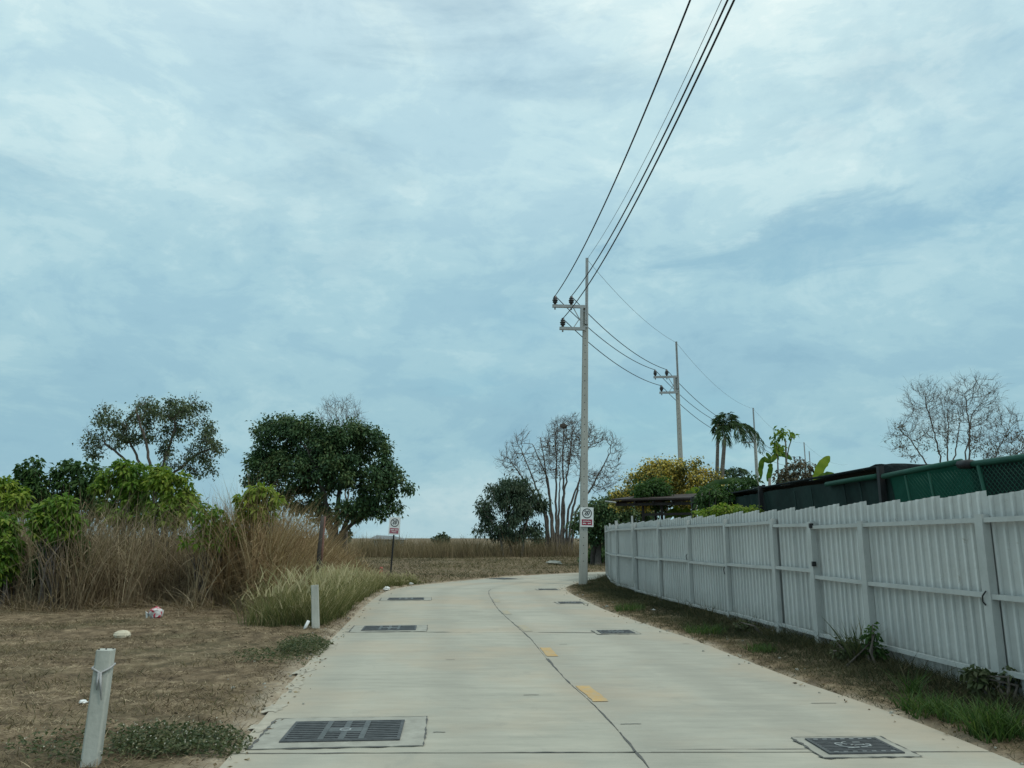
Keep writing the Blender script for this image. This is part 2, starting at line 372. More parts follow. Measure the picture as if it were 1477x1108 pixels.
def blades(P, H, Wd, lean, curve, rnd, segs=3, az=None, droop=.35, tip=0.0):
    """Curved tapering blades as arrays: P (n,3) roots, H heights, Wd widths."""
    n = len(P); az = rng.random(n) * 2 * np.pi if az is None else az
    dx, dy = np.cos(az), np.sin(az); fa = rng.random(n) * np.pi; wx, wy = np.cos(fa), np.sin(fa)
    rows = []; rr = []
    for i in range(segs + 1):
        t = i / segs; out = H * (lean * t + curve * t * t); z = H * t * (1 - droop * curve * t)
        c = np.stack([P[:, 0] + dx * out, P[:, 1] + dy * out, P[:, 2] + z], 1)
        if i < segs:
            w = (Wd * (1 - t) ** .6 / 2)[:, None] * np.stack([wx, wy, np.zeros(n)], 1)
            rows += [c - w, c + w]; rr += [rnd + tip * t, rnd + tip * t]
        else: rows.append(c); rr.append(rnd + tip)
    k_ = len(rows); V = np.stack(rows, 1).reshape(-1, 3); rv = np.clip(np.stack(rr, 1).ravel(), 0, 1)
    b = np.arange(n)[:, None] * k_
    Q = [b + np.array([[2 * i, 2 * i + 1, 2 * i + 3, 2 * i + 2]]) for i in range(segs - 1)]
    T = b + np.array([[2 * segs - 2, 2 * segs - 1, 2 * segs]])
    return V, (np.concatenate(Q) if Q else None), T, rv
def merge(parts):
    V = []; Q = []; T = []; Rv = []; o = 0
    for v, q, t, r_ in parts:
        V.append(v); Rv.append(r_)
        if q is not None and len(q): Q.append(q + o)
        if t is not None and len(t): T.append(t + o)
        o += len(v)
    return np.concatenate(V), (np.concatenate(Q) if Q else None), (np.concatenate(T) if T else None), np.concatenate(Rv)

def leaves(P, L, Wd, D, rnd, droop=.25):
    """Folded leaf blades: P (n,3) stalk ends, D (n,3) pointing directions."""
    n = len(P); D = D / (np.linalg.norm(D, axis=1, keepdims=True) + 1e-9)
    u = rng.normal(size=(n, 3)); u[:, 2] += 1.2
    S = np.cross(D, u); S /= np.linalg.norm(S, axis=1, keepdims=True) + 1e-9
    N = np.cross(S, D)
    L = L[:, None]; Wd = Wd[:, None] / 2
    M = P + D * L * .5 + N * L * .06
    A = P + D * L * .45 + S * Wd; B = P + D * L * .45 - S * Wd
    Tp = P + D * L * .95; Tp[:, 2] -= (L * droop)[:, 0]
    V = np.stack([P, A, M, B, Tp], 1).reshape(-1, 3); b = np.arange(n)[:, None] * 5
    T = np.concatenate([b + np.array([[0, 1, 2]]), b + np.array([[0, 2, 3]]), b + np.array([[1, 4, 2]]), b + np.array([[2, 4, 3]])])
    return V, None, T, np.repeat(rnd, 5)

# ------------------------------------------------------------------ road layout
KEYS = [  # left edge, right edge
    ((-.80, -6), (3.98, -6)), ((-1.45, 0), (3.84, 0)), ((-2.08, 5.9), (3.67, 5.95)), ((-2.30, 7.8), (3.52, 7.79)), ((-2.50, 9.2), (3.29, 9.24)), ((-2.74, 11.2), (3.08, 11.18)),
    ((-2.92, 13), (2.90, 12.96)), ((-3.12, 15), (2.60, 14.74)), ((-3.43, 18), (2.14, 17.9)), ((-3.66, 20.8), (1.92, 20.6)), ((-3.80, 23), (1.76, 22.9)), ((-3.82, 24.8), (1.70, 24.6)),
    ((-3.45, 26.8), (1.78, 26.1)), ((-2.5, 29), (1.98, 27.2)), ((-1.3, 31.2), (2.35, 28.6)), ((.4, 34), (3.05, 30.8)), ((2.4, 36.4), (4.1, 33.2)), ((4.4, 38), (5.8, 35)),
    ((8, 40.8), (9.2, 37.4)), ((14, 45), (15.2, 41.4)), ((32, 57), (33.2, 53))]
KL = np.array([k_[0] for k_ in KEYS], float); KR = np.array([k_[1] for k_ in KEYS], float)
def catmull(K, t):
    n = len(K); i = int(np.clip(math.floor(t), 0, n - 2)); f = t - i
    p0, p1, p2, p3 = K[max(i - 1, 0)], K[i], K[i + 1], K[min(i + 2, n - 1)]
    return .5 * (2 * p1 + (p2 - p0) * f + (2 * p0 - 5 * p1 + 4 * p2 - p3) * f * f + (3 * p1 - p0 - 3 * p2 + p3) * f ** 3)
def rp(t, u):
    l, r_ = catmull(KL, t), catmull(KR, t); return l + (r_ - l) * u
def cu(t): return .53 + .035 * min(1, max(0, (t - 2) / 6))
def t_at(y, u=.5):
    a, b = 0.0, len(KEYS) - 1.0
    for _ in range(40):
        m = (a + b) / 2
        if rp(m, u)[1] < y: a = m
        else: b = m
    return a
TT = np.linspace(0, len(KEYS) - 1, 220)
EL = np.array([catmull(KL, t) for t in TT]); ER = np.array([catmull(KR, t) for t in TT])
def dist_poly(P, line):
    d = np.full(len(P), 1e9)
    for a, b in zip(line[:-1], line[1:]):
        ab = b - a; t = np.clip(((P - a) @ ab) / (ab @ ab + 1e-12), 0, 1)
        d = np.minimum(d, np.hypot(*(P - (a + t[:, None] * ab)).T))
    return d
def in_poly(P, poly):
    inside = np.zeros(len(P), bool); x, y = P[:, 0], P[:, 1]
    for (x1, y1), (x2, y2) in zip(poly, np.roll(poly, -1, axis=0)):
        c = ((y1 > y) != (y2 > y)) & (x < (x2 - x1) * (y - y1) / (y2 - y1 + 1e-12) + x1); inside ^= c
    return inside
ROADPOLY = np.concatenate([EL, ER[::-1]])
def road_sd(P):
    """signed distance to the road edge, positive outside"""
    P = np.asarray(P, float); out = np.full(len(P), 50.0)
    near = (P[:, 0] > -45) & (P[:, 0] < 45) & (P[:, 1] > -14) & (P[:, 1] < 70)
    Q = P[near]
    if len(Q):
        d = np.minimum(dist_poly(Q, EL[::2]), dist_poly(Q, ER[::2])); d[in_poly(Q, ROADPOLY)] *= -1; out[near] = d
    return out
def ground_z(P, sd=None):
    P = np.asarray(P, float); sd = road_sd(P) if sd is None else sd
    w = fbm(P[:, 0] * 1.7, P[:, 1] * 1.7) - .5
    far = np.clip((np.hypot(P[:, 0], P[:, 1]) - 150) / 400, 0, 1)
    rise = np.clip((sd + .13 + w * .55) / .34, 0, 1); rise = rise * rise * (3 - 2 * rise)
    bumps = (fbm(P[:, 0] * .9 + 5, P[:, 1] * .9) - .5) * .10 + (fbm(P[:, 0] * 4.1, P[:, 1] * 4.1 + 3) - .5) * .045
    z = -.07 + .085 * rise + bumps * np.clip((sd + .05) / .7, 0, 1) * (1 - far)
    z += .10 * np.clip((sd - .5) / 2.5, 0, 1) * (P[:, 0] > 1.0) * (P[:, 1] < 36) * 0.5
    return z

# ground sheet: fine near the road, stretching to the horizon
def axis(a, b, step, far):
    c = np.arange(a, b + 1e-6, step); g = []; s = step
    x = b
    while x < far: s *= 1.22; x += s; g.append(x)
    h = []; s = step; x = a
    while x > -far: s *= 1.22; x -= s; h.append(x)
    return np.array(h[::-1] + list(c) + g)
gx = axis(-10.5, 6.5, .085, 3500); gy = axis(3.5, 34, .10, 3500)
GX, GY = np.meshgrid(gx, gy); GP = np.stack([GX.ravel(), GY.ravel()], 1)
gsd = road_sd(GP); gz = ground_z(GP, gsd)
nx, ny = len(gx), len(gy)
ii = (np.arange(ny - 1)[:, None] * nx + np.arange(nx - 1)[None]).ravel()
gm = np_mesh("ground", np.column_stack([GP, gz]), np.stack([ii, ii + 1, ii + nx + 1, ii + nx], 1), smooth=True)
ea = gm.attributes.new('edge', 'FLOAT', 'POINT'); ea.data.foreach_set('value', np.clip(1 - (gsd - .02) / np.where(GP[:, 0] > .5, .14, .36), 0, 1).astype(np.float32))
tag(link_mesh("ground", gm, M_GROUND), kind='structure')

# road: dark bed, one slab per lane and bay, tar in the joints, worn dashes
road = empty("road"); road['kind'] = 'structure'
NB = 150; tb = np.linspace(0, len(KEYS) - 1, NB); bv = []
for t in tb:
    for u in (0.004, .996): p = rp(t, u); bv.append((p[0], p[1], -.012))
bq = np.array([[2 * i, 2 * i + 1, 2 * i + 3, 2 * i + 2] for i in range(NB - 1)])
link_mesh("road_bed", np_mesh("road_bed", np.array(bv), bq), m_plain("joint_dust", (.15, .14, .115), .95, .4, 9, .2), road)
JT = [0.0, t_at(-1), t_at(6.28), t_at(13.85), t_at(20.9), t_at(25.6), t_at(31.5), t_at(36.3), t_at(41), t_at(47), len(KEYS) - 1.0]
for a, b in zip(JT[:-1], JT[1:]):
    for lane in (0, 1):
        ns = 20; nu = 6; vs = []; lt = []
        ta, tb_ = a + .0022 * 2, b - .0022 * 2
        for i in range(ns + 1):
            t = ta + (tb_ - ta) * i / ns; c = cu(t); wd = np.linalg.norm(rp(t, 1) - rp(t, 0)); g = .003 / wd
            u0, u1 = (0.0, c - g) if lane == 0 else (c + g, 1.0)
            for j in range(nu + 1):
                p = rp(t, u0 + (u1 - u0) * j / nu); vs.append((p[0], p[1], 0.0)); lt.append(u0 + (u1 - u0) * j / nu)
        idx = (np.arange(ns)[:, None] * (nu + 1) + np.arange(nu)[None]).ravel()
        q = np.stack([idx, idx + 1, idx + nu + 2, idx + nu + 1], 1)
        v = np.array(vs); top = len(v); lower = v - np.array([0, 0, .1])
        rim = [j for j in range(nu + 1)] + [i * (nu + 1) + nu for i in range(1, ns + 1)] + [ns * (nu + 1) + j for j in range(nu - 1, -1, -1)] + [i * (nu + 1) for i in range(ns - 1, 0, -1)]
        side = np.array([[rim[m], rim[m - 1], rim[m - 1] + top, rim[m] + top] for m in range(len(rim))])
        sm = np_mesh("concrete_slab", np.concatenate([v, lower]), np.concatenate([q, side])); la = sm.attributes.new("lat", "FLOAT", "POINT"); la.data.foreach_set("value", np.array(lt + lt, dtype=np.float32)); link_mesh("concrete_slab", sm, M_CONC, road)

def strip(name, pts, widths, z, mat, parent):
    """irregular ribbon laid on the road"""
    vs = []; pts = [np.array(p[:2], float) for p in pts]
    for i, p in enumerate(pts):
        d = pts[min(i + 1, len(pts) - 1)] - pts[max(i - 1, 0)]; d = d / (np.linalg.norm(d) + 1e-9); n = np.array([-d[1], d[0]])
        w = widths[i]; o = (random.random() - .5) * w * .5
        a = p + n * (w / 2 + o); b = p - n * (w / 2 - o)
        vs += [(a[0], a[1], z), (b[0], b[1], z)]
    q = np.array([[2 * i, 2 * i + 1, 2 * i + 3, 2 * i + 2] for i in range(len(pts) - 1)])
    return link_mesh(name, np_mesh(name, np.array(vs), q), mat, parent)
def wander(a, b, n, amp):
    o = 0; out = []
    for i in range(n + 1):
        o = o * .8 + (random.random() - .5) * amp; f = i / n; p = np.array(a) * (1 - f) + np.array(b) * f
        d = np.array(b) - np.array(a); d = d / np.linalg.norm(d); out.append(p + np.array([-d[1], d[0]]) * o)
    return out
# centre joint: smears of tar of uneven width
for y0, y1, wm in ((4.5, 6.9, .035), (6.95, 8.3, .022), (8.35, 9.0, .012), (9.05, 10.9, .045), (11.9, 14.4, .03), (14.5, 19, .034), (19.2, 25.2, .04)):
    n = int((y1 - y0) / .12); pts = []
    for i in range(n + 1):
        t = t_at(y0 + (y1 - y0) * i / n, .54); pts.append(rp(t, cu(t)) + np.array([(random.random() - .5) * .007, 0]))
    ws = [max(.004, wm * (-.22 + 1.15 * vnoise(np.array([i * .6 + y0 * 3]), np.array([y0]))[0])) for i in range(n + 1)]
    strip("joint_seal", pts, ws, .0045, M_TAR, road)
def cross_joint(t, u0, u1, w, amp=.012, off=0.0):
    n = max(6, int(abs(u1 - u0) * 60)); a, b = rp(t, u0), rp(t, u1)
    pts = wander(a + np.array([0, off]), b + np.array([0, off]), n, amp)
    ws = [max(.002, w * (-.35 + 1.7 * vnoise(np.array([i * .5 + t * 7]), np.array([u0 * 9 + off * 50]))[0])) for i in range(n + 1)]
    strip("joint_seal", pts, ws, .0045, M_TAR, road)
cross_joint(JT[2], .02, .53, .022); cross_joint(JT[2], .55, .99, .014); cross_joint(JT[2], .56, .78, .010, .01, .075)
cross_joint(JT[3], .02, .40, .05); cross_joint(JT[3], .60, .78, .045); cross_joint(JT[4], .03, .2, .05)
# short surface cracks
for px, py, ln in ((755, 1003, .16), (643, 952, .12), (895, 1045, .18), (807, 930, .12), (985, 929, .10), (1170, 1015, .25), (625, 1057, .10)):
    x, y = gp(px, py); strip("surface_crack", wander((x, y), (x + ln, y + .01), 6, .01), [.014] * 7, .0045, M_TAR, road)
def dash(y0, y1, mat, w=.155, off=.03):
    vs = []; n = 8
    for i in range(n + 1):
        t = t_at(y0 + (y1 - y0) * i / n, .54); c = rp(t, cu(t)) + np.array([off, 0])
        e = (random.random() - .5) * .015
        vs += [(c[0] + e, c[1], .0055), (c[0] + w + e, c[1] + .01, .0055)]
    q = np.array([[2 * i, 2 * i + 1, 2 * i + 3, 2 * i + 2] for i in range(n)])
    link_mesh("painted_dash", np_mesh("painted_dash", np.array(vs), q), mat, road)
dash(8.12, 8.95, M_YELLOW); dash(11.1, 11.95, M_YELLOW); dash(14.0, 14.95, M_YELLOW2); dash(17, 17.9, M_YELLOW2); dash(20.2, 21.2, M_YELLOW2)
# pale cement spilt over the left edge
M_SPILL = m_plain("pale_cement", (.40, .37, .30), .9, .3, 8, .3)
for px, py, rx, ry in ((427, 968, .20, .34), (408, 990, .16, .30), (380, 1022, .18, .26), (362, 1048, .17, .22), (468, 932, .12, .3), (500, 905, .16, .3)):
    x, y = gp(px, py); x += .10; rx *= .55; ry *= .8; vs = [(x, y, .006)]; n = 22
    for i in range(n):
        a = 2 * math.pi * i / n; f = .65 + .6 * random.random(); vs.append((x + math.cos(a) * rx * f, y + math.sin(a) * ry * f, 0.004))
    m_ = MB().add(vs, [(0, 1 + i, 1 + (i + 1) % n) for i in range(n)]); m_.build("spilled_cement", M_SPILL, road)

# ------------------------------------------------------------------ drains
def drain(w, d, cw, cd, style):
    root = empty("drain_grate")
    m = MB()   # concrete surround: four butted slabs
    for cx_, cy_, sx_, sy_ in ((0, (d + cd) / 4, cw, (cd - d) / 2), (0, -(d + cd) / 4, cw, (cd - d) / 2), ((w + cw) / 4, 0, (cw - w) / 2, d), (-(w + cw) / 4, 0, (cw - w) / 2, d)):
        m.box((cx_, cy_, .004), (sx_, sy_, .006))
    m.build("concrete_surround", M_CONC2, root)
    for (x0, y0), (x1, y1), wd in (((-cw / 2, -cd / 2), (cw / 2, -cd / 2), .032), ((cw / 2, -cd / 2), (cw / 2, cd / 2), .02), ((-cw / 2, cd / 2), (cw / 2, cd / 2), .012), ((-cw / 2, -cd / 2), (-cw / 2, cd / 2), .034)):
        n = 16; strip("joint_seal", wander((x0, y0), (x1, y1), n, .008), [max(.002, wd * (-.15 + 1.35 * random.random())) for _ in range(n + 1)], .0085, M_TAR, root)
    MB().box((0, 0, .002), (w - .01, d - .01, .003)).build("pit_shade", M_PIT_SHADE, root)  # flat black sheet, painted shade in place of an open shaft
    f = .028; m = MB()
    for cx_, cy_, sx_, sy_ in ((0, d / 2 - f / 2, w, f), (0, -d / 2 + f / 2, w, f), (w / 2 - f / 2, 0, f, d - 2 * f), (-w / 2 + f / 2, 0, f, d - 2 * f)): m.box((cx_, cy_, .010), (sx_, sy_, .016))
    m.build("frame", M_IRON, root)
    b = MB(); n = 10 if style == 'wide' else 9
    for i in range(n):
        y = -d / 2 + f + (d - 2 * f) * (i + .5) / n; b.box((0, y, .011), (w - 2 * f, (d - 2 * f) / n * .55, .012))
    tag(b.build("bars", M_IRON, root), kind='stuff')
    if style == 'wide':
        for x in (-w * .17, w * .17): MB().box((x, 0, .0125), (.045, d - 2 * f - .004, .016)).build("divider_bar", M_STEELW, root)
        MB().box((0, 0, .0122), (w * .34 - .05, .13, .016)).build("centre_plate", M_STEELW, root)
        for y in (.065 + (d / 2 - f - .065) / 2, -.065 - (d / 2 - f - .065) / 2): MB().box((0, y, .012), (.05, d / 2 - f - .07, .015)).build("cross_bar", M_STEELW, root)
        e = MB().ring((0, 0, .0205), .035, .05, 'z', .003, 20); e.box((0, 0, .0215), (.05, .012, .003)); e.build("emblem", M_STEEL, root)
    else:
        for y in (-d / 2 + f + .012, d / 2 - f - .012):
            e = MB()
            for i in range(7): e.box((-w / 2 + .07 + i * (w - .14) / 6, y, .0185), (.035, .012, .003))
            tag(e.build("edge_studs", M_STEEL, root), kind='stuff')
        e = MB()
        e.ring((-.02, .03, .0175), .10, .112, 'z', .003, 18, math.pi * 1.0, math.pi * 1.6); e.ring((.05, -.09, .0177), .08, .092, 'z', .003, 14, math.pi * .15, math.pi * .7)
        e.ring((-.10, .03, .0176), .022, .034, 'z', .003, 14, .2, 5.2); e.ring((.11, .0, .0176), .02, .032, 'z', .003, 14, 2.6, 7.9)
        e.ring((-.03, .05, .0177), .03, .04, 'z', .003, 12, 1.2, 4.4); e.box((.06, .075, .019), (.06, .016, .003)); e.box((-.01, .0, .019), (.03, .012, .003), Matrix.Rotation(.5, 3, 'Z')); e.box((.06, -.06, .0191), (.05, .014, .003)); e.box((-.06, -.09, .0191), (.05, .012, .003))
        e.build("emblem", M_STEEL, root)
    return root
M_STEELW = m_plain("worn_iron", (.115, .125, .125), .55, .3, 10, .2, .3)
wide = drain(.95, .68, 1.34, 1.02, 'wide'); small = drain(.58, .44, .74, .60, 'small')
GL = "drain grates along the left gutter"; GR = "small drain covers in the right lane"
for i, (x, y, rz, lab) in enumerate((
        (-1.40, 6.91, .075, 'wide iron drain grate in a concrete surround, the nearest one on the left side'),
        (-2.20, 14.42, .09, 'wide iron drain grate beside the short straight white bollard'),
        (-2.82, 21.2, .10, 'wide iron drain grate near the white plastic scrap on the left edge'),
        (-.35, 31.6, -.85, 'iron drain grate at the outer edge of the bend, farthest of all'))):
    o = wide if i == 0 else copy_tree(wide); o.location = (x, y, 0); o.rotation_euler = (0, 0, rz); tag(o, lab, 'drain', GL)
for i, (x, y, rz, lab) in enumerate((
        (2.66, 6.43, .05, 'small square drain cover with a pale scroll emblem, nearest on the right'),
        (1.79, 13.86, .10, 'small dark drain cover, second along the right lane, beside the short tarred joint'),
        (1.47, 20.0, .10, 'small dark drain cover, third along the right lane before the bend'),
        (1.13, 25.1, .05, 'small dark drain cover at the right edge just before the concrete pole'))):
    o = small if i == 0 else copy_tree(small); o.location = (x, y, 0); o.rotation_euler = (0, 0, rz); tag(o, lab, 'drain', GR)

# ------------------------------------------------------------------ corrugated fence
FY = [5.75, 8.11, 10.41, 11.85, 13.2, 15.4, 17.7, 20.1, 22.6, 24.9]
FP = [(5.63 - .0927 * y, y) for y in FY] + [(3.40, 27.2), (3.66, 30.2), (3.86, 32.4)]
FP[0] = (5.12, 5.75)
HF = 2.06
fence = empty("corrugated_fence", (FP[4][0], FP[4][1], 0), 'long white corrugated steel fence on a welded frame along the right of the road', 'fence')
FO = Vector((FP[4][0], FP[4][1], 0))
for i, (x, y) in enumerate(FP):
    w = .115 if i in (1, 2, 3) else .10
    if i >= 10: w = .07
    h = [1.86, 1.84, 1.82, 1.84, 1.92, 1.97, 2.0, 2.0, 2.0, 2.14, 2.1, 2.08, 2.1][i]
    g = FP[min(i + 1, len(FP) - 1)]; b_ = FP[max(i - 1, 0)]; a = math.atan2(g[1] - b_[1], g[0] - b_[0])
    rot = Matrix.Rotation(a, 3, 'Z') @ Matrix.Rotation(random.uniform(-.006, .006), 3, 'Y')
    m = MB(); m.box((x, y, h / 2 - .15), (w, w * .75, h + .3), rot); m.build("post", M_RAIL, fence, FO)
mp_ = MB(); mp_.box((FP[8][0] - .06, FP[8][1] - .02, 1.3), (.05, .05, 1.85)); mp_.build("spare_pipe", M_RAIL, fence, FO)
def sheet(p, q, zb, z0, z1, pitch=.152):
    """trapezoid-ribbed sheet from p to q, ribs towards the road; top edge runs z0 -> z1"""
    p = np.array(p); q = np.array(q); L = np.linalg.norm(q - p); d = (q - p) / L; nrm = np.array([-d[1], d[0]])
    prof = []; x = 0
    while x < L - .01:
        for dx, h in ((0, 0), (.090, 0), (.099, .027), (.128, .027), (.138, 0)):
            if x + dx <= L: prof.append((x + dx, h))
        x += pitch
    prof.append((L, 0)); vs = []; fs = []
    for (s, h) in prof:
        xy = p + d * s + nrm * h; tz = z0 + (z1 - z0) * s / L
        vs += [(xy[0], xy[1], zb), (xy[0], xy[1], tz)]
    for i in range(len(prof) - 1): fs.append((2 * i, 2 * i + 2, 2 * i + 3, 2 * i + 1))
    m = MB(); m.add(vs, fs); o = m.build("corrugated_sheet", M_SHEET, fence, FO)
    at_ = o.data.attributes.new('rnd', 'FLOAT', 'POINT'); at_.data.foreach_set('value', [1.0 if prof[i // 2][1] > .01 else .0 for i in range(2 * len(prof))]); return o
for i in range(len(FP) - 1):
    p = np.array(FP[i]); q = np.array(FP[i + 1]); L = np.linalg.norm(q - p); d = (q - p) / L; nrm = np.array([-d[1], d[0]])
    back = -nrm * .075
    n = max(1, round(L / .76)); j = random.uniform(-.012, .012)
    dz = [.0, 0, 0, .005, .01, .0, .01, .0, -.02, -.02, -.02, -.03][i]
    for s in range(n):
        a = p + d * L * s / n - d * .02; b = p + d * L * (s + 1) / n + d * .01
        e = random.uniform(-.013, .013)
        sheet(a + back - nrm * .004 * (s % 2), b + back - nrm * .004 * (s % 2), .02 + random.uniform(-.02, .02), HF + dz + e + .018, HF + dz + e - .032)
    a = p + d * .056; b = q - d * .056
    up = [1.80, 1.78, 1.77, 1.80, 1.86, 1.86, 1.86, 1.86, 1.86, 1.86, 1.84, 1.84][i]
    low = [.30, .26, .22, .2, .18, .16, .14, .14, .16, .16, .16, .16][i]
    md = [1.04, 1.02, 1.02, 1.12, 1.10, 1.07, 1.08, 1.05, 1.05, 1.04, 1.04, 1.04][i]
    for z, tl in ((up, 0), (md, .0), (low, 0)):
        zz = z + random.uniform(-.01, .01); off = nrm * .004
        r_ = .05 if i < 10 else .04
        m = MB(); m.bar((a[0] + off[0], a[1] + off[1], zz), (b[0] + off[0], b[1] + off[1], zz - random.uniform(-.012, .02)), r_, r_); m.build("rail", M_RAIL, fence, FO)
# open tube ends and tie plates at the post by the wide bay
for (i, z) in ((3, 1.78), (3, 1.22)):
    x, y = FP[i]; m = MB(); m.box((x - .03, y - .085, z), (.055, .045, .07)); m.build("open_tube_end", M_BLACK, fence, FO)
    m = MB(); m.box((x - .035, y - .055, z - .005), (.05, .012, .035)); m.build("tie_plate", M_RAIL, fence, FO)
for (i, z) in ((6, 1.2), (5, 1.0), (1, 1.02)):
    x, y = FP[i]; m = MB(); m.tube([(x - .06, y - .03, z + .05), (x - .075, y + .01, z), (x - .06, y + .04, z - .06), (x - .06, y + .0, z - .09)], .008, 5); m.build("wire_tie", M_BLACK, fence, FO)

# ------------------------------------------------------------------ power poles and wires
TILT = .027
def make_pole():
    r_ = empty("power_pole")
    m = MB(); m.box((0, 0, 4.87), (.30, .26, 10.54), None, .66, .03); m.build("shaft", M_POLE, r_)
    h = MB()
    for i in range(34):
        z = .8 + i * .27; w = .26 * (1 - .34 * (z + .4) / 10.54)
        h.add(*disc((-.01, -w / 2 - .002, z), .017))
    tag(h.build("bolt_holes", M_BLACK, r_), kind='stuff')
    m = MB(); m.box((.03, -.115, 10.75), (.11, .05, 2.6)); m.box((.03, -.095, 10.75), (.02, .09, 2.6)); m.build("ground_wire_mast", M_STEEL, r_)
    for z in (9.95, 9.35): m = MB(); m.box((.0, -.10, z), (.175, .03, .06)); m.build("clamp_band", M_STEEL, r_)
    m = MB(); m.box((-.64, -.17, 10.10), (1.24, .09, .11)); m.build("crossarm", M_STEEL, r_)
    m = MB(); m.box((-.50, -.17, 9.24), (.96, .09, .11)); m.build("crossarm", M_STEEL, r_)
    m = MB(); m.box((-.16, -.171, 9.67), (.11, .085, .75)); m.build("arm_bracket", M_STEEL, r_)
    m = MB(); m.bar((-.46, -.15, 10.04), (-.2, -.15, 9.55), .03, .03); m.build("brace", M_STEEL, r_)
    m = MB(); m.bar((-.44, -.19, 9.3), (-.2, -.19, 9.68), .03, .03); m.build("brace", M_STEEL, r_)
    for x, z in ((-1.16, 10.155), (-.55, 10.155), (-.86, 9.295)):
        m = MB(); m.lathe([(.05, 0), (.05, .07), (.085, .075), (.10, .10), (.07, .13), (.105, .15), (.11, .18), (.07, .21), (.085, .235), (.085, .27), (.05, .29), (.055, .33), (.03, .35)], (x, -.17, z), 10)
        q = m.build("insulator", M_PORC, r_)
        m = MB(); m.lathe([(.03, -.19), (.03, -.115)], (x, -.17, z), 6); m.build("pin_nut", M_STEEL, q)
    return r_
def disc(c, r_, n=8):
    return [(c[0] + r_ * math.cos(2 * math.pi * i / n), c[1], c[2] + r_ * math.sin(2 * math.pi * i / n)) for i in range(n)], [tuple(range(n))]
pole = make_pole()
PP = [(2.50, 27.87, 0, TILT), (8.90, 40.6, -.12, 0), (19.75, 62.3, -.55, .004), (32.55, 85.5, -.1, 0)]
PLAB = ['tallest grey concrete power pole, by the bend with a speed sign on it',
        'grey concrete power pole rising out of the yellow flowering tree',
        'grey concrete power pole seen just right of the drooping palm frond',
        'small far power pole with two visible insulators, behind the dry shrub and green net']
poles = []
for i, (x, y, rz, tl) in enumerate(PP):
    o = pole if i == 0 else copy_tree(pole); o.location = (x, y, 0); o.rotation_euler = (0, tl, rz)
    tag(o, PLAB[i], 'power pole', 'concrete power poles along the road'); poles.append(o)
o = copy_tree(pole); o.location = (36.6, 94.5, 0); o.rotation_euler = (0, 0, -.6); tag(o, 'faintest power pole, just its tip showing right of the small far one', 'power pole', 'concrete power poles along the road')
bpy.context.view_layer.update()
ATT = {'outer': (-1.16, -.17, 10.5), 'inner': (-.55, -.17, 10.5), 'lower': (-.86, -.17, 9.62), 'shield': (.03, -.12, 12.0)}
WLAB = {'outer': 'thick black wire strung from the left-hand insulators, leftmost of the overhead wires', 'inner': 'thick black wire strung from the insulators nearest the pole on the upper arm',
        'lower': 'thick black wire strung from the insulators of the lower arm', 'shield': 'thin pale wire strung between the tips of the pole masts'}
P0 = (5.0, -6.0, 1.95); A0 = -.372
for k_, l in ATT.items():
    pts = [Vector((P0[0] + l[0] * math.cos(A0), P0[1] + l[0] * math.sin(A0), l[2] + P0[2]))] + [o.matrix_world @ Vector(l) for o in poles]
    pts.append(pts[-1] + Vector((16, 26, 0)))
    path = []
    for j, (a, b) in enumerate(zip(pts[:-1], pts[1:])):
        sag = (1.63, .42, .75, .9, .9)[j] * (.9 if k_ == 'shield' and j else 1); n = (48, 24, 20, 14, 10)[j]
        for q in range(n + (1 if j == 4 else 0)):
            f = q / n; p = a.lerp(b, f); p.z -= 4 * sag * f * (1 - f); path.append(p)
    m = MB(); m.tube(path, .007 if k_ == 'shield' else .017, 5)
    o = m.build("overhead_wire", M_WIRE2 if k_ == 'shield' else M_WIRE, None, poles[0].location)
    tag(o, WLAB[k_], 'wire', 'overhead wires between the poles')

